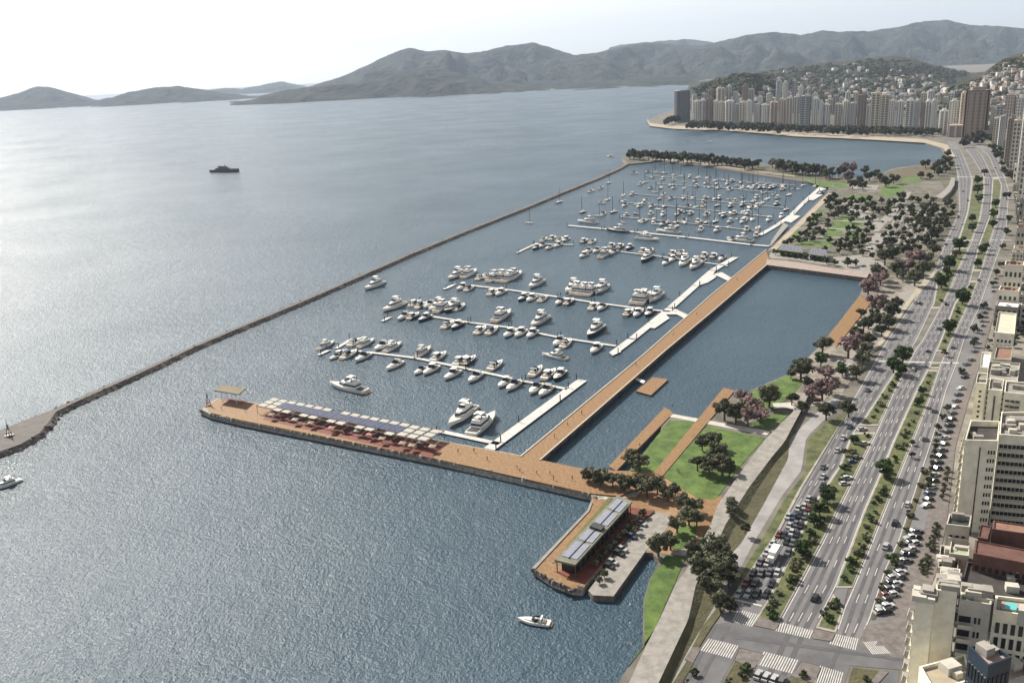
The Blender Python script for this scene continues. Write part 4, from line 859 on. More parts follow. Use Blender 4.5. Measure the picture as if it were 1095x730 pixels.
# ================================================================== TREES
def crown_mesh(seed, m, nc=14, leaves=110, leaf=.16, flat=.8, name='crown'):
    """unit crown: radius about 1, centre at z = 0"""
    r = random.Random(seed); mb = MB()
    cl = []
    for i in range(nc):
        while True:
            p = Vector((r.uniform(-1, 1), r.uniform(-1, 1), r.uniform(-1, 1)))
            if .15 < p.length < 1: break
        p = Vector((p.x * .72, p.y * .72, p.z * .6 * flat)); cl.append((p, r.uniform(.15, .32) * (1.25 if nc < 12 else 1)))
    for c, R in cl:
        for k in range(leaves):
            d = Vector((r.gauss(0, 1), r.gauss(0, 1), r.gauss(0, 1))).normalized(); q = c + Vector((d.x, d.y, d.z * .8)) * R * (r.random() ** .25)
            nrm = (d + Vector((r.uniform(-.7, .7), r.uniform(-.7, .7), r.uniform(-.3, .9)))).normalized(); u = nrm.orthogonal().normalized(); v = nrm.cross(u)
            a = r.uniform(0, 6.3); u, v = u * cos(a) + v * sin(a), v * cos(a) - u * sin(a); s1, s2 = leaf * r.uniform(.5, 1.2), leaf * r.uniform(.4, .9)
            mb.add([q - u * s1, q + v * s2, q + u * s1, q - v * s2], [(0, 1, 2, 3)])
    return mb.mesh(name, m), cl
def trunk_mesh(seed, cl, m, hc=1.25):
    r = random.Random(seed); mb = MB(); mb.cyl((0, 0, -hc), (.03, .02, -.35), .085, .06, 7)
    for c, R in cl[:6]: mb.cyl((.03, .02, -.5), (c.x * .8, c.y * .8, c.z * .8), .045, .02, 5)
    return mb.mesh('trunk', m)
def leafmat(name, c1, c2, ob=.25): return mat(name, c1, .85, 0, 1.6, c2, obrand=ob, spec=.2)
m_bark = mat('bark', (.09, .065, .045), .95)
TM = {'D': leafmat('foliage_greybrown', (.036, .042, .02), (.135, .135, .085)), 'G': leafmat('foliage_green', (.014, .03, .008), (.055, .085, .024)),  # lighter tone of D stands in for sunlit crown tops, scattered over the leaves
      'P': leafmat('blossom_pink', (.085, .055, .052), (.33, .23, .22)), 'K': leafmat('foliage_dark', (.018, .024, .011), (.08, .08, .045))}
TN = {'D': 'grey green', 'G': 'deep green', 'P': 'pink blossoming', 'K': 'very dark green'}
TP = {}
for k, m in TM.items():
    TP[k] = []
    for s_ in range(3):
        cm, cl = crown_mesh(s_ * 7 + ord(k), m, 26 if k != 'G' else 34, 95, .085 if k != 'G' else .085, .8 if k != 'G' else 1.1); TP[k].append((cm, trunk_mesh(s_, cl, m_bark)))
TPs = {}
for k, m in TM.items():
    TPs[k] = []
    for s_ in range(3):
        cm, cl = crown_mesh(s_ * 5 + ord(k), m, 10, 34, .24, .85); TPs[k].append((cm, trunk_mesh(s_, cl, m_bark)))
def tree(px, py, wpx, k, label, group, z=LZ, small=False, name='tree', hk=1.1):
    R = wpx / 2 / ppm(px, py, z) / .84; hc = R * hk; c = U(px, py, z + hc); rr = rnd.uniform(0, 6.28)
    e = empty(name, (c.x, c.y, z), label, 'tree', group, rr)
    cm, tm = rnd.choice((TPs if small else TP)[k])
    o = link('trunk', tm, e, (0, 0, hc), 0, (R, R, R * hk / 1.25)); o2 = link('crown', cm, e, (0, 0, hc), 0, (R, R, R * rnd.uniform(.85, 1)))
    return e
FARW = MB(); FARM = []
def far_tree(px, py, wpx, k, z=LZ):
    R = wpx / 2 / ppm(px, py, z) / .72; hc = R * 1.1; c = U(px, py, z + hc); cm, tm = rnd.choice(TPs[k]); a = rnd.uniform(0, 6.28); ca, sa = cos(a), sin(a); o_ = len(FARW.v)
    for v in cm.vertices: x, y, zz = v.co; FARW.v.append((c.x + R * (x * ca - y * sa), c.y + R * (x * sa + y * ca), c.z + R * zz))
    for f in cm.polygons: FARW.f.append(tuple(o_ + i for i in f.vertices)); FARW.m.append('DGPK'.index(k))
def grove(lst, where, group, small=False, z=LZ, name='tree', order='left'):
    if not small: lst = [(a, b, w_ * 1.12, k) for a, b, w_, k in lst]
    for i, (x, y, w_, k) in enumerate(sorted(lst, key=(lambda t: t[0]) if order == 'left' else (lambda t: -t[1]))):
        tree(x, y, w_, k, f"{TN[k]} tree {where}, {ordn(i + 1)} from {'the left' if order == 'left' else 'the bottom'}", group, z, small, name)
grove([(676, 487, 19, 'D'), (684, 492, 20, 'D'), (629, 505, 17, 'D'), (642, 508, 19, 'D'), (655, 511, 17, 'D'), (667, 514, 19, 'D'), (680, 513, 18, 'D'), (692, 517, 21, 'D'), (703, 516, 17, 'D'), (714, 524, 17, 'D'), (722, 521, 13, 'D'), (732, 533, 19, 'D'), (745, 538, 16, 'D'), (737, 548, 21, 'D'), (724, 557, 19, 'D'), (745, 552, 15, 'D')], 'in the row beside the terminal', 'trees beside the terminal')
grove([(704, 580, 22, 'D'), (717, 575, 19, 'D')], 'standing over the small lawn by the car park', 'trees by the car park lawn')
grove([(751, 471, 16, 'D'), (762, 467, 18, 'D'), (767, 481, 22, 'D'), (746, 492, 17, 'D'), (758, 495, 20, 'D'), (773, 494, 22, 'D'), (780, 500, 15, 'D')], 'in the clump on the big lawn', 'trees in the clump on the big lawn')
grove([(775, 434, 22, 'K'), (787, 438, 22, 'K'), (795, 424, 19, 'P'), (808, 433, 20, 'P'), (800, 443, 18, 'P'), (813, 441, 17, 'P'), (823, 420, 22, 'D')], 'in the blossoming group by the white path', 'trees by the white path')
grove([(745, 585, 26, 'D'), (762, 583, 30, 'D'), (775, 593, 28, 'D'), (751, 601, 30, 'D'), (767, 606, 30, 'D'), (780, 612, 24, 'D'), (760, 620, 24, 'D'), (770, 640, 20, 'D'), (781, 645, 16, 'K')], 'in the big clump beside the walkway bend', 'trees in the big clump by the walkway')
grove([(783, 536, 13, 'D'), (797, 563, 11, 'K'), (782, 545, 12, 'D')], 'on the grass bank by the side road', 'trees on the grass bank', z=LZ + 1)
grove([(857, 391, 24, 'K'), (846, 398, 10, 'K'), (880, 366, 19, 'D'), (878, 382, 14, 'G'), (883, 396, 17, 'P'), (880, 413, 22, 'P'), (869, 418, 18, 'P'), (889, 409, 18, 'P'), (908, 367, 22, 'P'), (917, 361, 15, 'P'), (901, 394, 12, 'G'), (916, 395, 16, 'D'), (923, 380, 16, 'D'), (847, 424, 13, 'K'), (858, 433, 12, 'K'), (864, 406, 12, 'K'), (884, 437, 17, 'K'), (908, 434, 17, 'K'), (924, 345, 15, 'K'), (916, 354, 14, 'K'), (930, 360, 14, 'K'), (926, 370, 12, 'D'),
       (929, 306, 18, 'P'), (939, 287, 17, 'D'), (938, 322, 21, 'P'), (929, 342, 13, 'K'), (941, 339, 14, 'D'), (955, 330, 16, 'K'), (951, 342, 15, 'D'), (921, 333, 10, 'K'), (935, 300, 14, 'P'), (959, 322, 13, 'K'), (943, 351, 13, 'K'), (935, 335, 12, 'G')], 'in the strip between inner basin and avenue', 'trees between the inner basin and the avenue')
grove([(947, 272, 16, 'K'), (977, 271, 16, 'P'), (960, 285, 15, 'D'), (971, 281, 15, 'P'), (988, 284, 17, 'D'), (979, 294, 16, 'D'), (942, 294, 15, 'P'), (999, 265, 13, 'K'), (984, 273, 14, 'P'), (966, 291, 13, 'D'), (955, 268, 13, 'K'), (991, 274, 12, 'D'), (970, 265, 13, 'K')], 'in the woodland beyond the inner basin quay', 'trees beyond the inner basin')
grove([(1016, 279, 14, 'G'), (1007.5, 298, 15, 'G'), (1030, 315, 15, 'G'), (1046, 280, 9, 'G'), (1015, 347, 14, 'G'), (1027, 259, 14, 'G'), (1051, 265, 9, 'G'), (966, 377, 17, 'G'), (956, 388, 15, 'G'), (963, 392, 13, 'G'), (986, 416, 8, 'G'), (983, 428, 9, 'G'), (946, 498, 18, 'G'), (885, 527, 17, 'G'), (877, 541, 16, 'G'), (871, 553, 13, 'G'), (913, 468, 9, 'G'), (904, 482, 8, 'K'), (858, 583, 17, 'G'), (862, 592, 11, 'K'), (1040, 232, 8, 'G'), (1040, 242, 8, 'G'), (1046, 191, 8, 'G'), (1046, 201, 9, 'G'), (1047, 211, 8, 'G'), (1065, 216, 8, 'G'), (1063, 227, 9, 'G'), (1062, 238, 8, 'G'), (1055, 262, 7, 'K'), (1053, 183, 7, 'K'), (1023, 270, 9, 'K'), (1012, 288, 8, 'K'), (975, 485, 7, 'K'), (976, 472, 6, 'K')], 'on the avenue medians', 'trees on the avenue medians', order='bottom')
grove([(954, 596, 13, 'G')] + [(992.5 + (520 - y) * .18, y, 7, 'K') for y in range(464, 522, 6)] + [(1014 - (y - 500) * .22, y, 6.5, 'K') for y in range(500, 532, 6)] + [(1031 - (y - 470) * .08, y, 5.5, 'K') for y in range(472, 548, 7)] + [(1010, 376 + 0, 8, 'K'), (1042, 350, 9, 'K'), (1048, 338, 8, 'K'), (1052, 325, 8, 'K'), (1077, 208, 8, 'K'), (1079, 233, 8, 'K'), (1077, 246, 8, 'K'), (1072, 262, 7, 'K'), (1066, 290, 7, 'K'), (1062, 302, 7, 'G'), (1071, 282, 6, 'K'), (1041, 366, 8, 'K'), (1028, 395, 7, 'K'), (1013, 434, 9, 'K'), (1008, 445, 8, 'K'), (1004, 455, 8, 'K')], 'between the parked cars and the promenade', 'trees by the parked cars', small=True, order='bottom')
# peninsula
pen = []; rp_ = random.Random(4)
cen = [(672, 166), (700, 167), (740, 169), (765, 172), (810, 175.5)]
for i in range(30):
    x = 674 + i * 4.7; pen.append((x + rp_.uniform(-1, 1), interp(cen, x) - 1.5 + rp_.uniform(-1.3, 1.3), rp_.uniform(8, 12), rp_.choice('KKKG')))
for i in range(18): x = 826 + i * 3.6; pen.append((x, interp([(826, 174), (850, 178), (890, 184)], x) + rp_.uniform(-2.5, 1.5), rp_.uniform(8.5, 12), rp_.choice('KKKD')))
grove(pen, 'on the wooded spit behind the marina', 'trees on the spit behind the marina', small=True)
grove([(903, 179, 12, 'P'), (912, 178, 11, 'P'), (907, 188, 12, 'P'), (897, 183, 9, 'K'), (925, 180, 9, 'K'), (918, 192, 11, 'K'), (930, 187, 10, 'K'), (936, 184, 10, 'K'), (943, 188, 10, 'K'), (948, 192, 12, 'K'), (956, 190, 10, 'K'), (923, 197, 9, 'K'), (912, 196, 9, 'K'), (893, 208, 8, 'K'), (887, 212, 9, 'K'), (895, 216, 10, 'K'), (888, 220, 9, 'K'), (897, 226, 9, 'K'),
       (990, 174, 9, 'K'), (1000, 178, 10, 'K'), (1006, 174, 11, 'K'), (1012, 170, 10, 'K'), (1014, 163, 8, 'K'), (1004, 182, 9, 'K'), (1012, 179, 9, 'K'), (1017, 175, 8, 'K'), (985, 186, 8, 'K'), (995, 187, 8, 'K')], 'at the park corner by the far bay', 'trees at the park corner by the far bay', small=True)
# the far park: many small dark trees with gaps
def inpoly(x, y, P):
    c = False
    for i in range(len(P)):
        (x1, y1), (x2, y2) = P[i], P[i - 1]
        if (y1 > y) != (y2 > y) and x < (x2 - x1) * (y - y1) / (y2 - y1) + x1: c = not c
    return c
FP = [(832, 262), (858, 241), (886, 212), (915, 207), (945, 208), (1000, 205), (1022, 214), (1018, 232), (1000, 262), (992, 262), (940, 275), (900, 268), (862, 262)]
clear = [[(878, 254), (893, 232), (910, 236), (900, 254)], [(848, 257), (892, 257), (890, 264), (846, 262)], [(925, 268), (937, 248), (948, 252), (934, 272)], [(930, 250), (960, 213), (968, 215), (940, 252)], [(905, 228), (945, 236), (945, 241), (905, 230)], [(995, 212), (1008, 190), (1022, 190), (1010, 213)]]
lst = []; tries = 0
while len(lst) < 150 and tries < 8000:
    tries += 1; x, y = rp_.uniform(830, 1022), rp_.uniform(205, 278)
    if not inpoly(x, y, FP) or any(inpoly(x, y, c) for c in clear): continue
    if any(abs(x - a) < 4.6 and abs(y - b) < 2.8 for a, b, *_ in lst): continue
    lst.append((x, y, rp_.uniform(5, 8), 'K' if rp_.random() < .7 else rp_.choice('DDG')))
lst += [(990 + rp_.uniform(-10, 14), 222 + i * 4.5, 11, 'K') for i in range(9)]
big_ = sorted(lst, key=lambda t: -t[2])
for q_ in big_[70:]: far_tree(*q_)
lst = big_[:70]
grove(lst, 'among the largest of the far park', 'trees in the dense far park', small=True)
# hedge by the far solar roofed buildings
grove([(829 + i * 6.5, 268.5 + i * .95, 6.5, 'G' if i % 2 else 'K') for i in range(9)] + [(884, 278, 7, 'K'), (893, 279, 8, 'K'), (907, 279, 10, 'K'), (915, 280, 7, 'K')], 'in the hedge over the basin quay', 'hedge trees at the basin end', small=True)
grove([(lerp(636, 687, i / 10), lerp(601, 547, i / 10), 9, 'K' if i % 3 else 'D') for i in range(11)] + [(646, 612, 9, 'D'), (641, 619, 8, 'D'), (680, 565, 9, 'D')], 'in the terminal car park', 'trees in the terminal car park')
# median shrubs
def shrub_mesh(seed, m):
    cm, cl = crown_mesh(seed, m, 7, 40, .22, .8, 'foliage'); return cm
SH = [shrub_mesh(s_, TM[k]) for s_, k in ((1, 'K'), (2, 'G'), (3, 'D'))]
shr = []
rp_ = random.Random(8)
for a, b, y0, y1, n in ((L1, L2, 463, 664, 34), (L1, L2, 392, 452, 10), (L3, L4, 398, 624, 34), (L3, L4, 302, 374, 10), (L1, L2, 266, 326, 6)):
    for i in range(n):
        y = lerp(y0 + 2, y1 - 2, (i + rp_.random() * .8) / n); t = rp_.uniform(.3, .7); shr.append((lerp(interp(a, y), interp(b, y), t), y, rp_.choice((0, 0, 1, 2))))
for i in range(10): y = 505 + i * 15.5; shr.append((interp(L5, y) + 3.5, y, 0))
for i in range(7): shr.append((1000.5 - i * .9, 562 + i * 4.1, 0))
for i in range(5): shr.append((991 - i * 1.1, 596 + i * 4.4, 0))
for i, (x, y) in enumerate([(883, 657), (886, 663), (889, 650), (893, 645), (792, 722), (799, 716), (780, 730), (742, 720), (735, 732), (858, 722), (925, 727)]): shr.append((x, y, i % 2))
for i, (x, y, k) in enumerate(sorted(shr, key=lambda t: -t[1])):
    r_ = rp_.uniform(1.3, 2.6); o = link('shrub', SH[k], None, U(x, y, LZ + .3) + Vector((0, 0, r_ * .45)), rp_.uniform(0, 6), (r_, r_ * .9, r_ * .8))
    tag(o, f"low round shrub along the avenue, {ordn(i + 1)} from the bottom of the picture", 'shrub', 'shrubs along the avenue')

# ================================================================== CARS
def car_kit(nm, col, L=4.4, W_=1.8, H=1.45, van=False):
    pm = mat('car_paint_' + nm, col, .3, spec=.6); tyre = mat('tyre', (.015, .015, .015), .9); zb = .28
    b = MB(); loft2(b, [(-L / 2, -W_ / 2), (L / 2, -W_ * .46), (L / 2, W_ * .46), (-L / 2, W_ / 2)], zb, [(-L / 2 + .08, -W_ * .46), (L / 2 - .2, -W_ * .42), (L / 2 - .2, W_ * .42), (-L / 2 + .08, W_ * .46)], zb + .58)
    x0, x1 = (-L * .47, L * .3) if van else (-L * .40, L * .2)
    g = loft2(MB(), [(x0, -W_ * .43), (x1, -W_ * .43), (x1, W_ * .43), (x0, W_ * .43)], zb + .58, [(x0 + .35, -W_ * .36), (x1 - .6, -W_ * .36), (x1 - .6, W_ * .36), (x0 + .35, W_ * .36)], H - .04)
    rf = MB().add([(x0 + .32, -W_ * .37, H - .035), (x1 - .58, -W_ * .37, H - .035), (x1 - .58, W_ * .37, H - .035), (x0 + .32, W_ * .37, H - .035)] + [(x0 + .4, -W_ * .34, H + .03), (x1 - .66, -W_ * .34, H + .03), (x1 - .66, W_ * .34, H + .03), (x0 + .4, W_ * .34, H + .03)], [(4, 5, 6, 7), (0, 1, 5, 4), (1, 2, 6, 5), (2, 3, 7, 6), (3, 0, 4, 7)])
    wh = MB().cyl((0, -.11, 0), (0, .11, 0), .33, n=10).mesh('wheel', tyre)
    body = b.mesh('body', pm); parts = [('body', body, []), ('windows', g.mesh('windows', m_glass), []), ('roof', rf.mesh('roof', pm), [])]
    near = parts + [('wheel', wh, [], (sx * L * .31, sy * W_ * .44, .33)) for sx in (1, -1) for sy in (1, -1)]
    return Kit('parked_car', near), Kit('parked_car', parts)
CARS = [(n, car_kit(n, c)) for n, c in (('white', (.32, .32, .31)), ('silver', (.36, .36, .37)), ('black', (.018, .018, .02)), ('grey', (.1, .1, .11)), ('red', (.13, .025, .02)), ('blue', (.03, .05, .1)))]
CW = [0, 0, 0, 0, 1, 1, 1, 1, 2, 2, 2, 2, 2, 3, 3, 3, 3, 4, 5]
rc = random.Random(77)
def car(px, py, head, lab, group, name='parked_car', z=RZ):
    n, (kn, kf) = CARS[rc.choice(CW)]
    k = kn if py > 420 else kf
    k.place(U(px, py, z), head, rc.uniform(.95, 1.08), lab.replace('{c}', n), 'car', group, name)
def road_dir(a, b, t, y): return ang((lerp(interp(a, y), interp(b, y), t), y), (lerp(interp(a, y - 2), interp(b, y - 2), t), y - 2))
lane_n = ['leftmost', 'second', 'third', 'rightmost']
for li, t in enumerate((.13, .38, .62, .87)):
    y, i = 636.0, 0
    while y > (455 if li < 3 else 520):
        x = lerp(interp(L0, y), interp(L1, y), t); d_ = (U(x, y, RZ) - U(lerp(interp(L0, y - 1), interp(L1, y - 1), t), y - 1, RZ)).length
        dens = .9 if y > 540 else .45 if y > 500 else .22
        if rc.random() < dens and not (li in (1, 2) and 590 < y < 603):
            i += 1; car(x, y, road_dir(L0, L1, t, y) + rc.choice((pi, pi)), '{c} car queueing in the ' + lane_n[li] + f' lane of the left carriageway, {ordn(i)} from the stop line', 'cars queueing on the left carriageway', 'queueing_car')
        y -= (6.3 + rc.uniform(0, .8)) / d_
# bus-white truck in the queue
def truck(px, py, head, label):
    e = empty('box_truck', U(px, py, RZ), label, 'truck', None, head)
    MB().box((-.9, 0, .9), (6, 2.4, 2.6)).build('cargo_box', m_gel, e); MB().box((3.2, 0, .5), (1.8, 2.2, 1.9), taper=.9).build('cab', m_gel, e)
    w_ = MB().cyl((0, -.15, 0), (0, .15, 0), .45, n=10).mesh('wheel', m_dark)
    for sx in (-3, 2.9):
        for sy in (-1, 1): link('wheel', w_, e, (sx, sy, .45))
truck(827, 597, road_dir(L0, L1, .45, 597) + pi, 'white box truck standing in the dense queue of cars on the left carriageway')
for i, (y, t) in enumerate(((705, .15), (712, .2))): pass
for i, t in enumerate((.14, .38, .62, .86)):
    x = lerp(806, 841, t); y = lerp(721, 731, t); car(x, y, ang((806, 720), (795, 738)) + pi, '{c} car waiting below the lower stop line, ' + ordn(i + 1) + ' from the left', 'cars waiting below the lower stop line', 'waiting_car')
# moving cars
mv = [(974, 324), (981, 325), (1011, 326), (1019, 325), (1025, 326), (1003, 300), (966, 352), (958, 372), (940, 405), (930, 418), (990, 376), (1004, 352), (1016, 345), (1035, 330), (1027, 350), (1019, 372), (1008, 395), (975, 396), (952, 436), (962, 448), (1040, 300), (1032, 292), (1046, 268), (1022, 290), (1001, 275), (1013, 262), (1057, 285), (970, 540), (955, 560), (948, 585), (1000, 440), (990, 470), (900, 570), (912, 555), (868, 640), (930, 500), (885, 600), (1032, 240), (1022, 232), (1050, 245), (1068, 240), (1058, 220), (1030, 205), (1034, 215), (1055, 200), (1073, 215), (1060, 180), (1030, 176)]
for i, (x, y) in enumerate(sorted(mv, key=lambda t: -t[1])[::2]):
    best = min(((abs((interp(a, y) + interp(b, y)) / 2 - x), a, b) for a, b in ((L0, L1), (L2, L3), (L4, L5))), key=lambda t: t[0])
    a, b = best[1:]; t = min(.88, max(.12, (x - interp(a, y)) / (interp(b, y) - interp(a, y)))); lanes = (.14, .38, .62, .86); t = min(lanes, key=lambda q_: abs(q_ - t)); x = lerp(interp(a, y), interp(b, y), t)
    car(x, y, road_dir(a, b, t, y) + (pi if a is L0 else 0), '{c} car driving alone along the avenue, ' + f'{ordn(i + 1)} such car from the bottom', 'cars driving along the avenue', 'driving_car')
# parked: bays beside the third carriageway, double row
for col_, (dx, dn) in enumerate(((0.27, 'left'), (0.62, 'right'))):
    for i in range(15):
        y = 655 - i * 6.1; x = lerp(interp(L5, y) + 6, interp(P0, y), dx)
        if rc.random() < .12: continue
        car(x + rc.uniform(-.6, .6), y + rc.uniform(-.5, .5), ang((x, y), (x + 8, y - 1.5)) + rc.uniform(-.06, .06) + rc.choice((0, pi)), '{c} car, ' + dn + f' file of the lower car park, bay {ordn(i + 1)} from the crossing', 'cars in the lower car park')
for i in range(21):
    y = 548 - i * 6.6; x = lerp(interp(L5, y) + 5, interp(P0, y), .78)
    if rc.random() < .15: continue
    car(x, y, ang((x, y), (x + 8, y - 1.5)) + rc.choice((0, pi)), '{c} car parked beside the promenade above the lower car park, ' + f'bay {ordn(i + 1)} from below', 'cars parked beside the promenade')
for i in range(24):
    y = 404 - i * 4.6; x = lerp(interp(L5, y) + 3, interp(P0, y), .6 if i % 2 else .85)
    if rc.random() < .2: continue
    car(x, y, ang((x, y), (x + 8, y - 1.5)), '{c} car parked along the upper promenade, ' + f'bay {ordn(i + 1)} from below', 'cars parked along the upper promenade')
lay = [(922, 459.5), (925, 475), (916, 490), (911, 494.5), (906, 512), (903, 518)]
for i, (x, y) in enumerate(lay): car(x, y, ang((x, y), (x + 8, y - 1)), '{c} car in a bay on the first median, ' + f'{ordn(i + 1)} from the top', 'cars in bays on the first median')
# boat car park
for i in range(13):
    t = i / 12; x, y = lerp(648, 689, t), lerp(611, 556, t)
    if i not in (1, 2, 4, 5, 8, 11): continue
    k = 'behind the terminal'
    car(x, y, ang((x, y), (x + 7, y + 3)), '{c} car in the car park ' + k + f', {ordn(i + 1)} from the water end', 'cars behind the terminal', z=LZ + .13)
# cars of the far park
for i in range(46):
    P_ = rc.choice([((927, 270), (945, 251)), ((934, 249), (964, 214)), ((905, 229), (943, 239)), ((885, 276), (944, 290)), ((950, 236), (972, 205)), ((968, 250), (990, 225)), ((950, 262), (975, 240)), ((905, 262), (925, 245)), ((900, 215), (940, 216))])
    t = rc.random(); x, y = lerp(P_[0][0], P_[1][0], t), lerp(P_[0][1], P_[1][1], t)
    car(x, y, rc.uniform(0, 3.14), '{c} tiny car among the trees of the far park, spot ' + f'{ordn(i + 1)} by the park lanes', 'cars in the far park', z=LZ + .14)
strip = sorted([(905 + i * 5.2 + rc.uniform(-1, 1), 400 - i * 7.8) for i in range(11)] + [(873 + i * 5, 428 - i * 8) for i in range(6)])
for i, (x, y) in enumerate(strip): car(x, y, ang((x, y), (x + 7, y - 1)), '{c} car parked in the shady strip beside the inner basin, ' + f'{ordn(i + 1)} from the left', 'cars in the strip beside the inner basin', z=LZ + .17)

# ================================================================== BUILDINGS NEAR THE AVENUE
m_cream = mat('cream_render', (.68, .64, .52), .85, .12, .4); m_cream2 = mat('pale_render', (.42, .395, .34), .85, .15, .2); m_brownr = mat('brown_roof', (.11, .05, .038), .85, .25, .3)
m_gr = mat('grey_roof', (.22, .2, .18), .9, .25, .3); m_darkroof = mat('dark_roof', (.035, .03, .028), .85, .3, .3); m_terr = mat('terracotta', (.2, .11, .075), .9, .2, .4); m_pinkr = mat('pinkish_roof', (.33, .24, .2), .9, .15, .3)
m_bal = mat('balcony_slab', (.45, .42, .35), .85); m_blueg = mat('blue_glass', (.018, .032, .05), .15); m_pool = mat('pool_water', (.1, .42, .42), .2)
def building(roofpx, h, label, wall=m_cream, roof=m_gr, faces=(), parapet=.9, cat='building', name='building', plant=0, seed=0):
    """roofpx: corners of the roof in the photo, first the front edge left to right; faces: (edge, rows, cols, kind, u0, u1)"""
    z = h; P = pxpoly(roofpx, z); ar = sum(P[i].x * P[(i + 1) % len(P)].y - P[(i + 1) % len(P)].x * P[i].y for i in range(len(P)))
    base = Vector((P[0].x, P[0].y, LZ)); Q_ = [p - base for p in P]; H_ = z - LZ
    e = empty(name, base, label, cat)
    MB().prism(Q_, 0, H_ - parapet).build('wall', wall, e)
    ctr = sum(Q_, Vector()) / len(Q_)
    def ins(d): return [q + (Vector((ctr.x - q.x, ctr.y - q.y, 0)).normalized() * d) for q in Q_]
    I = ins(.55); pr = MB(); n = len(Q_)
    for k in range(n):
        a, b, c, d = Q_[k], Q_[(k + 1) % n], I[(k + 1) % n], I[k]
        pr.prism([a, b, c, d], H_ - parapet + .004, H_)
    pr.build('parapet', wall, e)
    MB().prism(ins(.5), H_ - parapet + .003, H_ - parapet + .12).build('roof', roof, e)
    r = random.Random(seed)
    for k in range(plant):
        u, v = r.uniform(.15, .85), r.uniform(.2, .8); p = Q_[0].lerp(Q_[1], u).lerp(Q_[-1].lerp(Q_[2], u), v)
        MB().box((p.x, p.y, H_ - parapet + .12), (r.uniform(1.5, 4), r.uniform(1.2, 3), r.uniform(.8, 2.4)), atan2((Q_[1] - Q_[0]).y, (Q_[1] - Q_[0]).x)).build(r.choice(['roof_plant', 'water_tank']), r.choice([m_gr, m_cream2, m_conc]), e)
    for (ed, rows, cols, kind, u0, u1) in faces:
        a, b = Q_[ed], Q_[(ed + 1) % n]; d = (b - a); L_ = d.length; d = d.normalized(); nn = Vector((d.y, -d.x, 0)); 
        if nn.dot((a + b) / 2 - ctr) < 0: nn = -nn
        rz = atan2(d.y, d.x); cw = L_ * (u1 - u0) / cols; fh = (H_ - 3) / rows
        if kind == 'strip': me = MB().box((0, 0, 0), (cw * .8, .16, H_ - 4), mi=0).mesh('window_strip', m_glass)
        else: me = MB().box((0, 0, 0), (cw * (.85 if kind == 'balcony' else .55), .16, fh * (.42 if kind != 'tall' else .7))).mesh('window', m_glass)
        if kind == 'balcony': bm_ = MB().box((0, 0, 0), (cw * .95, 1.4, .18)).box((0, .62 * (1 if nn.dot(Vector((-sin(rz), cos(rz), 0))) > 0 else -1), .18), (cw * .95, .1, .7)).mesh('balcony', m_bal)
        for i in range(cols):
            for j in range(1 if kind == 'strip' else rows):
                p = a + d * (L_ * u0 + cw * (i + .5)); zz = 1.5 if kind == 'strip' else 1.2 + j * fh
                wn = link('window_strip' if kind == 'strip' else 'window', me, e, (p.x + nn.x * .05, p.y + nn.y * .05, zz), rz)
                if kind == 'balcony': link('balcony', bm_, e, (p.x + nn.x * .75, p.y + nn.y * .75, zz - .9), rz)
    return e
building([(979, 638), (998.5, 641.5), (1001, 632), (982, 628.5)], 46, 'tall cream tower with a blank flank beside the promenade, lower right', m_cream, m_gr, [(3, 12, 4, 'balcony', .1, .9)], plant=7, seed=1)
building([(1000.5, 630), (1023.6, 633), (1025, 621), (1002.5, 618)], 47, 'cream tower with a wide blank flank behind the corner tower', m_cream, m_gr, [(1, 11, 1, 'balcony', .5, .95)], plant=10, seed=2)
building([(1026, 641), (1060, 646), (1062, 629), (1028.5, 626)], 44, 'cream apartment tower with a column of dark balcony openings, right of the blank towers', m_cream2, m_gr, [(0, 11, 1, 'balcony', .0, .45), (0, 11, 2, 'window', .5, .75)], plant=9, seed=3)
e = building([(1063, 652), (1108, 659), (1109, 641), (1064.5, 636)], 42, 'cream tower with a turquoise rooftop pool at the right edge', m_cream, m_pinkr, [(0, 10, 5, 'tall', .03, .97)], seed=4, plant=1)
q_ = [p - e.location for p in pxpoly([(1074, 650), (1087, 652), (1088, 645), (1076, 643.5)], 42.2)]; MB().prism(q_, 42 - LZ - .7, 42 - LZ + .2).build('pool', m_pool, e)
q_ = [p - e.location for p in pxpoly([(1089, 652), (1104, 654), (1104, 646), (1090, 645)], 45)]; MB().prism(q_, 42 - LZ - .7, 45 - LZ).build('lift_house', m_cream2, e)
building([(999, 738), (1040, 726), (1032, 699), (983, 712)], 34, 'low cream building with a plain tan roof at the lower right corner', m_cream, mat('tan_roof', (.33, .28, .2), .9, .12, .3), [(0, 4, 5, 'window', .05, .95), (3, 4, 6, 'window', .05, .95)], plant=2, seed=5)
building([(1057, 711), (1082, 702), (1061, 687), (1036, 690)], 47, 'dark blue glass tower with a brownish roof at the lower right corner', m_blueg, m_pinkr, [(0, 9, 5, 'tall', .02, .98), (3, 9, 6, 'tall', .02, .98)], plant=2, seed=6)
building([(1040, 736), (1100, 722), (1095, 703), (1083, 704), (1058, 713)], 31, 'pale low annex beneath the dark blue glass tower', m_cream2, m_pinkr, [(0, 5, 8, 'window', .02, .98)], plant=4, seed=16)
building([(1032, 470), (1067, 471), (1069, 450), (1038, 449)], 36, 'tall cream slab tower with one dark vertical seam and a dark roof court', m_cream, m_darkroof, [(0, 1, 1, 'strip', .47, .51), (0, 10, 3, 'window', .72, .97), (3, 10, 5, 'balcony', .05, .95)], parapet=2.2, plant=2, seed=7)
building([(1069, 464), (1112, 467), (1112, 440), (1071, 440)], 36, 'cream tower with a regular grid of dark windows at the right edge', m_cream, m_gr, [(0, 10, 9, 'balcony', .02, .98)], parapet=1.2, plant=12, seed=8)
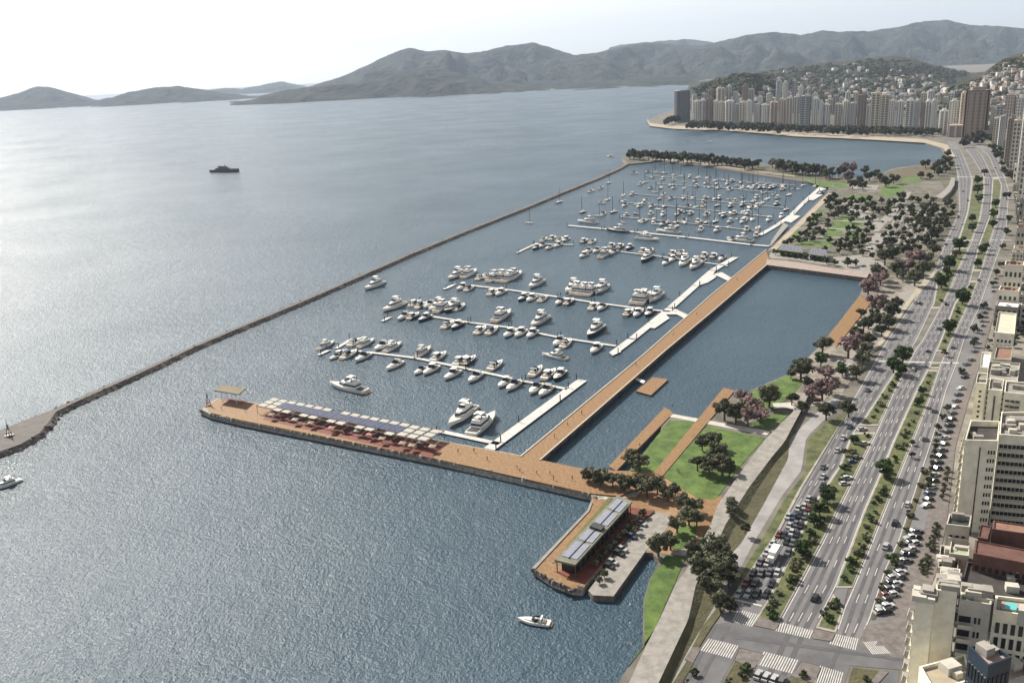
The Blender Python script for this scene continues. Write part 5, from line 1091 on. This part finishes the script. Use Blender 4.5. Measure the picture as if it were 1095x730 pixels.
building([(1043.5, 409), (1055, 410), (1056.5, 399), (1046, 398)], 31, 'narrow cream tower, leftmost of three narrow towers above the slab tower', m_cream, m_gr, [(0, 12, 1, 'window', .3, .7), (3, 12, 2, 'window', .1, .9)], seed=9, plant=1)
building([(1057, 416), (1072, 417.5), (1073.5, 406), (1059, 404)], 31, 'narrow cream tower, middle one of three narrow towers above the slab tower', m_cream, m_gr, [(0, 12, 1, 'strip', .42, .58)], seed=10, plant=1)
building([(1074, 419), (1104, 422), (1105, 409), (1075.5, 407)], 31, 'wide cream tower, rightmost of three towers above the slab tower', m_cream, m_gr, [(0, 12, 3, 'balcony', .05, .6)], seed=11, plant=2)
building([(1054, 405), (1088, 408), (1091, 388), (1058, 386)], 24, 'cream building crowded with grey rooftop equipment above the three narrow towers', m_cream2, m_conc, [(0, 8, 6, 'window', .05, .95)], seed=12, plant=20)
building([(1048, 392), (1057, 393), (1060, 377), (1050, 376)], 22, 'small building with a white flat roof beside the upper promenade', m_cream, m_white, [(0, 5, 2, 'window', .1, .9), (3, 5, 4, 'window', .1, .9)], seed=13)
building([(1063, 383), (1081, 384.5), (1083, 371), (1066, 370)], 25, 'building with a pinkish terracotta flat roof above the grey equipment roof', m_cream2, m_terr, [(0, 6, 4, 'window', .1, .9)], seed=14)
building([(1064, 355), (1085, 357), (1087, 335), (1068, 333)], 26, 'building with a large plain cream flat roof by the upper promenade', m_cream, mat('cream_roof', (.45, .43, .34), .9, .06, .2), [(0, 7, 4, 'window', .1, .9), (3, 7, 5, 'window', .1, .9)], seed=15)
# the brown roofed block with a dark court, and the low roofs around it
building([(1041, 591), (1110, 604), (1110, 590), (1043, 577)], 19, 'long brown roofed wing of the court building, nearest the viewer', m_brownr, m_brownr, [(0, 4, 9, 'window', .02, .98)], parapet=.5, seed=20)
building([(1046, 574), (1056, 576), (1060, 562), (1049, 560)], 19, 'short brown roofed wing of the court building on its left side', m_brownr, m_brownr, parapet=.5, seed=21)
building([(1061, 565), (1110, 572), (1110, 563), (1062, 556)], 20, 'brown roofed rear wing of the court building under the window grid tower', m_brownr, m_terr, parapet=.5, seed=22)
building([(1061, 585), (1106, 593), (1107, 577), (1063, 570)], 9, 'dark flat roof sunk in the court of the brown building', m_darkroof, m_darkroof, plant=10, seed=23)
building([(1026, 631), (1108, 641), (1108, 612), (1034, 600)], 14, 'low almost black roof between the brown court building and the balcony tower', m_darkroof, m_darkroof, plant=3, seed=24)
building([(1012, 560), (1037, 563), (1039, 551), (1015, 549)], 17, 'building with a dark green ribbed roof left of the brown court', m_cream2, mat('dark_green_roof', (.03, .045, .04), .5, .2, .5), [(0, 4, 3, 'window', .1, .9)], seed=25, plant=1)
building([(1014, 574), (1036, 577), (1037, 566), (1015, 563)], 13, 'low building with a grey flat roof below the dark green one', m_cream2, m_gr, seed=26, plant=3)
building([(1015, 591), (1036, 594), (1037, 580), (1017, 577)], 12, 'low building with a pale green roof left of the brown court', m_cream2, mat('pale_green_roof', (.28, .31, .2), .9, .2, .3), seed=27, plant=1)
building([(1003, 606), (1024, 609), (1027, 586), (1006, 582)], 10, 'low building with a cluttered dark roof beside the promenade', m_cream2, m_darkroof, seed=28, plant=7)
building([(1004, 621), (1024, 624), (1027, 608), (1007, 605)], 14, 'low building with a cluttered whitish roof behind the blank towers', m_cream, m_conc, seed=29, plant=6)
# low and mid rise blocks along the upper promenade
rb = random.Random(5); cnt = 0; blocks = []
for row in range(30):
    y = 372 - row * 6.2
    if y < 172: break
    x = interp(P1, y) + 5 if y > 250 else interp([(172, 1080), (250, 1090)], y); ci = 0
    while x < 1112 and ci < 5:
        h = rb.uniform(5, 13) if rb.random() < .85 else rb.uniform(16, 26); k = ppm(x, y, LZ); w_ = rb.uniform(8, 15); 
        if not ((1040 < x < 1092 and 368 < y + 10) or (1056 < x < 1092 and 330 < y - h * k * .8 < 378)): blocks.append((x, y, w_, h))
        x += (w_ + rb.uniform(1, 4)) * k; ci += 1
def block_kit(seed):
    r = random.Random(seed); wm_, rm = r.choice([(m_cream, m_gr), (m_cream2, m_conc), (m_cream, m_terr), (m_cream, mat('cream_roof', (.45, .43, .34))), (m_cream2, m_pinkr), (m_cream, m_cream2), (m_conc, m_white)])
    nm = {'grey_roof': 'grey', 'concrete': 'mottled grey', 'terracotta': 'terracotta', 'cream_roof': 'cream', 'pinkish_roof': 'pinkish', 'pale_render': 'tan', 'white_paint': 'white'}[rm.name]
    w = MB().box((0, 0, 0), (1, 1, .94)); pz = .94
    for sx, sy, a, b in ((-.48, 0, .04, 1), (.48, 0, .04, 1), (0, -.48, .92, .04), (0, .48, .92, .04)): w.box((sx, sy, pz), (a, b, .06))
    ro = MB().box((0, 0, pz), (.91, .91, .015)); 
    for k in range(r.randint(1, 4)): ro.box((r.uniform(-.3, .3), r.uniform(-.3, .3), pz + .015), (r.uniform(.1, .35), r.uniform(.1, .3), r.uniform(.06, .16)))
    win = []
    for sx, sy, rz in ((0, -.503, 0), (-.503, 0, pi / 2)):
        for j in range(3):
            for i in range(4): win.append(('window', MB().box((0, 0, 0), (.12, .02, .12), rz).mesh('window', m_glass), [], (sx + (-.36 + i * .24 if rz == 0 else 0), sy + (-.36 + i * .24 if rz else 0), .15 + j * .27)))
    return nm, Kit('low_building', [('wall', w.mesh('wall', wm_), []), ('roof', ro.mesh('roof', rm), [])] + win)
BK = [block_kit(s_) for s_ in range(10)]
PROMROT = ang((1020, 450), (1060, 320)) - pi / 2
for i, (x, y, w_, h) in enumerate(blocks):
    nm, k = rb.choice(BK); k.place(U(x + w_ * ppm(x, y) * .5, y, LZ), PROMROT + rb.uniform(-.05, .05), (w_, rb.uniform(8, 12), h), f"low building with a {nm} roof beyond the upper promenade, {ordn(i + 1)} counting upward", 'building', 'low buildings beyond the upper promenade')

# ================================================================== THE CITY BY THE FAR BAY
m_tw = [mat('tower_white', (.62, .6, .56), .8, .1, .05), mat('tower_cream', (.58, .52, .42), .8, .1, .05), mat('tower_grey', (.42, .42, .41), .8, .1, .05), mat('tower_brown', (.27, .21, .17), .8, .15, .05), mat('tower_pale_pink', (.5, .41, .35), .8, .1, .05)]
m_twg = mat('tower_windows', (.1, .1, .105), .4, .3, .2)
TNM = ['white', 'cream', 'grey', 'brown', 'pinkish']
def tower_mesh(seed, wi):
    """unit footprint, unit height: dark window core, projecting pale bays and floor bands"""
    r = random.Random(seed); b = MB(); b.box((0, 0, 0), (.94, .94, .97), mi=1); nb = r.choice((2, 3, 4))
    for s_, (ux, uy) in enumerate(((1, 0), (0, 1), (1, 0), (0, 1))):
        sg = -1 if s_ < 2 else 1
        for k in range(nb + 1):
            t = -.5 + (k + 0.0) / nb; t = max(-.44, min(.44, t)); wd_ = r.uniform(.1, .22) if 0 < k < nb else .12
            c = (t, sg * .47, 0) if ux else (sg * .47, t, 0); b.box(c, (wd_, .06, .985) if ux else (.06, wd_, .985))
    nf = 14
    for j in range(nf): b.box((0, 0, j / nf), (.965, .965, .022))
    b.box((0, 0, .965), (1, 1, .02)); b.box((r.uniform(-.15, .15), r.uniform(-.1, .1), .985), (.45, .4, r.uniform(.03, .08)))
    return b.mesh('tower', [m_tw[wi], m_twg])
TW = [[tower_mesh(s_ * 3 + w_, w_) for s_ in range(3)] for w_ in range(5)]
rt = random.Random(31)
def tower(x0, x1, yt, yb, wi, label, group, dep=1.1, rot=None, name='tower'):
    c = U((x0 + x1) / 2, yb, LZ); k = ppm((x0 + x1) / 2, yb, LZ); w_ = (x1 - x0) / k * .92; top = V((x0 + x1) / 2, yt, c.y); h = top.z - LZ
    az = -atan2(c.x, c.y); d_ = w_ * dep; d2 = c + Vector((c.x, c.y, 0)).normalized() * d_ / 2
    o = link(name, rt.choice(TW[wi]), None, (d2.x, d2.y, LZ), az + (rt.uniform(-.12, .12) if rot is None else rot), (w_, d_, h))
    return tag(o, label, 'tower', group)
front = [(741, 748, 108, 0), (747, 755, 107, 0), (754.5, 762, 105, 3), (762, 768, 108, 0), (768, 775, 109, 1), (775, 785, 108, 0), (785.5, 790, 111, 2), (790, 797, 109, 1), (797, 804, 108, 0), (806, 813, 111, 2), (813, 822, 112, 0), (823, 831, 109, 4), (832, 840, 106, 4), (840, 847, 104, 1), (848, 854, 103, 0), (855, 866, 102, 2), (867, 874, 105, 0), (874.5, 880, 109, 0), (880, 887, 112, 0), (892, 899, 111, 1), (900, 907, 108, 0), (907, 915, 110, 2), (916, 925, 101, 3), (925, 932, 112, 0), (930, 940, 99, 1), (940, 949, 101, 1), (949, 956, 107, 0), (957, 965, 108, 0), (967, 976, 107, 0), (976, 982, 108, 2), (983, 988, 110, 3), (988, 994, 108, 0), (994, 1000, 107, 0)]
for i, (a, b, yt, wi) in enumerate(front):
    yb = interp([(740, 131.5), (850, 136), (900, 135.5), (1000, 138)], (a + b) / 2)
    tower(a, b, yt, yb, wi, f"{TNM[wi]} tower in the waterfront row of the far bay, {ordn(i + 2)} from the left", 'waterfront towers of the far bay')
mbt = MB(); mbt.cyl((0, 0, 0), (0, 0, .97), .47, n=20, mi=1); 
for k in range(10): t = 2 * pi * k / 10; mbt.box((.47 * cos(t), .47 * sin(t), 0), (.05, .1, .985), t)
mbt.cyl((0, 0, .97), (0, 0, 1), .5, .42, 20); rme = mbt.mesh('tower', [mat('tower_dark', (.12, .125, .14), .6, .15, .05), m_twg])
c = U(731, 131, LZ); k = ppm(731, 131, LZ); o = link('round_tower', rme, None, (c.x, c.y + 20, LZ), 0, (17 / k, 17 / k, V(731, 97, c.y + 20).z)); tag(o, 'dark round tower, first from the left in the waterfront row of the far bay', 'tower', 'waterfront towers of the far bay')
o = tower(1003, 1012, 118, 144, 0, 'white rounded tower standing at the bend of the far bay', None)
o = tower(1012.5, 1023, 108, 145, 0, 'white tower between the rounded tower and the tall brown tower', None)
tower(1024, 1034, 99, 146, 1, 'slim cream tower joined to the left of the tall brown tower', None)
tower(1030, 1054, 96, 147, 3, 'tall wide brown tower at the bend of the avenue by the far bay', None, dep=.8)
tower(1014, 1030, 134, 147, 4, 'low pinkish block at the foot of the tall brown tower', None)
rgt = [(1071, 1081, 101, 150, 4), (1062, 1069, 112, 152, 2), (1066, 1073, 124, 160, 2), (1073, 1080, 126, 176, 3), (1078, 1086, 128, 190, 1), (1086, 1096, 126, 200, 0), (1087, 1099, 135, 222, 1), (1089, 1101, 160, 240, 0), (1090, 1104, 195, 262, 1), (1057, 1063, 116, 146, 0), (1082, 1090, 104, 150, 0), (1091, 1100, 98, 160, 1), (1060, 1066, 126, 158, 1), (1092, 1104, 228, 290, 2)]
for i, (a, b, yt, yb, wi) in enumerate(rgt):
    tower(a, b, yt, yb, wi, f"{TNM[wi]} tower at the right edge above the avenue, {ordn(i + 1)} of that cluster" if False else f"{TNM[wi]} tower in the right edge cluster, its top {ordn(sorted(t[2] for t in rgt).index(yt) + 1)} highest there", 'towers at the right edge')
second = [(766, 775, 94, 1), (776, 782, 92, 0), (783, 789, 98, 2), (793, 800, 91, 3), (800, 806, 95, 2), (819, 824, 100, 0), (829, 835, 86, 2), (836, 842, 88, 0), (846, 852, 86, 2), (853, 858, 92, 0), (860, 866, 94, 0), (890, 896, 102, 2), (903, 908, 98, 0), (912, 917, 99, 1), (921, 926, 97, 0), (935, 941, 96, 4), (951, 956, 103, 1), (959, 965, 101, 0), (972, 978, 100, 2), (983, 989, 99, 1), (990, 997, 97, 0), (998, 1004, 101, 0), (1005, 1011, 100, 4), (1012, 1018, 99, 0), (1018, 1023, 97, 2), (810, 815, 103, 0), (885, 890, 106, 1), (868, 873, 99, 0), (945, 950, 99, 0), (896, 901, 104, 0), (740, 745, 101, 2), (750, 756, 100, 2), (757, 763, 96, 3)]
for i, (a, b, yt, wi) in enumerate(sorted(second)):
    yb = interp([(740, 122), (850, 124), (1000, 128)], (a + b) / 2) - rt.uniform(0, 5)
    tower(a, b, yt, yb, wi, f"{TNM[wi]} tower rising behind the waterfront row, {ordn(i + 1)} from the left in the second row", 'towers behind the waterfront row')
# houses and small blocks up the slopes
dg = bpy.context.evaluated_depsgraph_get()
bv, bf = [], []
for o in [o for o in bpy.data.objects if o.name in ('city_hills', 'wooded_knoll', 'hillside', 'ground')]:
    off_ = len(bv); bv += [v.co.copy() for v in o.data.vertices]; bf += [tuple(off_ + i for i in p.vertices) for p in o.data.polygons]
BV = BVHTree.FromPolygons(bv, bf)
hm_ = []
for s_, (wc, rc_) in enumerate((((.42, .4, .37), (.26, .17, .13)), ((.5, .48, .45), (.4, .38, .35)), ((.3, .26, .21), (.22, .14, .1)), ((.22, .21, .21), (.2, .19, .18)))):
    a, b = mat(f'house_wall_{"abcd"[s_]}', wc, .85), mat(f'house_roof_{"abcd"[s_]}', rc_, .9)
    g = MB().box((0, 0, -.4), (1, 1, 1.1)); x = .55
    g.add([(-x, -x, .7), (x, -x, .7), (x, x, .7), (-x, x, .7), (-.3, 0, 1), (.3, 0, 1)], [(0, 1, 5, 4), (1, 2, 5), (2, 3, 4, 5), (3, 0, 4)], 1)
    for i in (-.28, .02, .3): g.box((i, -.505, .15), (.14, .02, .25), mi=2)
    hm_.append((['white walled house with a red roof', 'white block with a grey roof', 'tan house with a red roof', 'grey house with a dark roof'][s_], g.mesh('house', [a, b, m_glass])))
hs = []; rh = random.Random(12)
def scatter(n, P_, szr, hr, dens=None):
    c = 0; t_ = 0
    while c < n and t_ < n * 40:
        t_ += 1; x = rh.uniform(min(p[0] for p in P_), max(p[0] for p in P_)); y = rh.uniform(min(p[1] for p in P_), max(p[1] for p in P_))
        if not inpoly(x, y, P_): continue
        hit, nn, idx, dist = BV.ray_cast(Vector((0, 0, CAMH)), ray(x, y).normalized())
        if hit is None: continue
        hs.append((x, y, hit, rh.uniform(*szr), rh.uniform(*hr))); c += 1
scatter(95, [(1018, 99), (1050, 84), (1066, 72), (1095, 60), (1110, 60), (1110, 118), (1075, 112), (1040, 100)], (6, 11), (5, 10))
scatter(45, [(830, 90), (880, 80), (930, 74), (985, 76), (1010, 82), (1010, 96), (900, 100), (840, 98)], (10, 19), (9, 24))
scatter(45, [(800, 100), (1010, 100), (1012, 118), (800, 116)], (11, 20), (9, 24))
scatter(40, [(1040, 104), (1110, 112), (1110, 160), (1085, 165), (1045, 140)], (10, 17), (8, 20))
scatter(20, [(735, 118), (795, 104), (800, 116), (745, 124)], (12, 20), (12, 26))
scatter(34, [(300, 103), (400, 97), (560, 96), (700, 88), (700, 91), (560, 100), (400, 105), (300, 107)], (35, 70), (16, 34))
for i, (x, y, p, s_, h) in enumerate(sorted(hs, key=lambda t: t[0])):
    nm, me = rh.choice(hm_); o = link('house', me, None, p, rh.uniform(-.6, .6), (s_, s_ * rh.uniform(.7, 1), h))
    tag(o, f"{nm} on the far slopes, {ordn(i + 1)} from the left", 'house', 'houses on the far slopes')
town = MB(); TMATS = [m for _, me in hm_ for m in me.materials[:1]]
def town_fill(n, P_, szr, hr):
    c = 0
    for _ in range(n * 30):
        if c >= n: break
        x = rh.uniform(min(p[0] for p in P_), max(p[0] for p in P_)); y = rh.uniform(min(p[1] for p in P_), max(p[1] for p in P_))
        if not inpoly(x, y, P_): continue
        hit, *_r = BV.ray_cast(Vector((0, 0, CAMH)), ray(x, y).normalized())
        if hit is None: continue
        c += 1; town.box((hit.x, hit.y, hit.z - 3), (rh.uniform(*szr), rh.uniform(*szr), rh.uniform(*hr) + 3), rh.uniform(-.6, .6), mi=rh.choice((0, 1, 1, 2, 3)))
town_fill(150, [(800, 96), (880, 88), (930, 84), (985, 84), (1012, 92), (1020, 118), (800, 118)], (9, 19), (7, 22))
town_fill(12, [(790, 88), (830, 78), (920, 68), (985, 70), (900, 82), (830, 90)], (12, 26), (8, 20))
town_fill(140, [(1022, 100), (1060, 84), (1090, 66), (1110, 62), (1110, 122), (1040, 112)], (7, 13), (5, 12))
town_fill(110, [(1036, 110), (1110, 120), (1110, 165), (1085, 165), (1050, 146)], (10, 18), (8, 22))
town_fill(120, [(250, 106), (400, 100), (560, 94), (700, 86), (730, 84), (730, 90), (560, 100), (400, 106)], (30, 80), (14, 34))
o = town.build('distant_town', TMATS); o['kind'] = 'stuff'
# trees of the far shore and slopes
ft = [(737 + i * 2.6 + rh.uniform(-1.5, 1.5), interp([(737, 131.2), (850, 136), (1000, 139.5)], 737 + i * 2.6) + rh.uniform(-1, 1), rh.uniform(4, 6.5), rh.choice('KKD')) for i in range(104)] + [(737 + i * 5.9 + rh.uniform(-1.5, 1.5), interp([(737, 133.2), (850, 138), (1000, 141.5)], 737 + i * 5.9) + rh.uniform(-1, 1), rh.uniform(5, 8), rh.choice('KKD')) for i in range(45)] + [(712 + i * 3.1, 129 - i * .6 + rh.uniform(-1, 1), 6, 'K') for i in range(7)]
for q_ in ft: far_tree(*q_)
ft2 = []
for i in range(60):
    x, y = rh.uniform(1030, 1092), rh.uniform(145, 190)
    if x > interp(L5, y) + 2 or y < 152: ft2.append((x, y, rh.uniform(5, 9), rh.choice('KKDG')))
for i in range(22): ft2.append((rh.uniform(1040, 1075), rh.uniform(136, 150), rh.uniform(5, 8), 'K'))
for q_ in ft2: far_tree(*q_)
for i in range(170):
    x, y = rh.uniform(1036, 1100), rh.uniform(180, 372)
    if x > interp(P1, max(y, 250)) + 3: far_tree(x, y, rh.uniform(4, 7), rh.choice('KKD'))
o = FARW.build('far_trees', [TM[c_] for c_ in 'DGPK']); o['kind'] = 'stuff'
# woods on the slopes: far-off wood read as one mass
def woods():
    b = MB(); r = random.Random(6); n = 0
    regs = [([(740, 96), (775, 84), (793, 80), (835, 88), (800, 100), (745, 108)], 260, 14), ([(800, 99), (1020, 96), (1020, 118), (800, 118)], 620, 13), ([(1000, 98), (1050, 84), (1070, 66), (1110, 56), (1110, 125), (1040, 112)], 520, 7), ([(760, 86), (830, 76), (950, 62), (1035, 78), (1010, 96), (840, 96)], 640, 16), ([(1035, 112), (1110, 125), (1110, 160), (1085, 165), (1050, 146)], 160, 8)]
    for P_, cnt_, R in regs:
        for _ in range(cnt_ * 3):
            if cnt_ <= 0: break
            x = r.uniform(min(p[0] for p in P_), max(p[0] for p in P_)); y = r.uniform(min(p[1] for p in P_), max(p[1] for p in P_))
            if not inpoly(x, y, P_): continue
            hit, *_r = BV.ray_cast(Vector((0, 0, CAMH)), ray(x, y).normalized())
            if hit is None: continue
            cnt_ -= 1; R_ = R * r.uniform(.6, 1.2)
            for k in range(26):
                d = Vector((r.gauss(0, 1), r.gauss(0, 1), abs(r.gauss(0, 1)))).normalized(); q_ = hit + Vector((d.x * R_ * 1.2, d.y * R_, d.z * R_ * .7 + R_ * .1)) * (r.random() ** .3)
                n_ = (d + Vector((r.uniform(-.5, .5), r.uniform(-.5, .5), 0))).normalized(); u = n_.orthogonal().normalized() * R_ * .3; v = n_.cross(u.normalized()) * R_ * .26
                b.add([q_ - u, q_ + v, q_ + u, q_ - v], [(0, 1, 2, 3)])
    o = b.build('woodland', TM['K']); o['kind'] = 'stuff'
woods()
# ================================================================== HAZE
def haze():
    m = bpy.data.materials.new('haze'); m.use_nodes = True; n = m.node_tree.nodes; L = m.node_tree.links
    n.remove(n['Principled BSDF']); v = n.new('ShaderNodeVolumePrincipled')
    v.inputs['Color'].default_value = (0.66, 0.8, 1.0, 1); v.inputs['Density'].default_value = HAZE_D; v.inputs['Anisotropy'].default_value = 0.0
    L.new(v.outputs[0], n['Material Output'].inputs['Volume'])
    b = MB().box((0, 13250, -4.5), (70000, 29500, 1250)).build('haze', m); b['kind'] = 'stuff'
HAZE_D = 3.2e-5
haze()
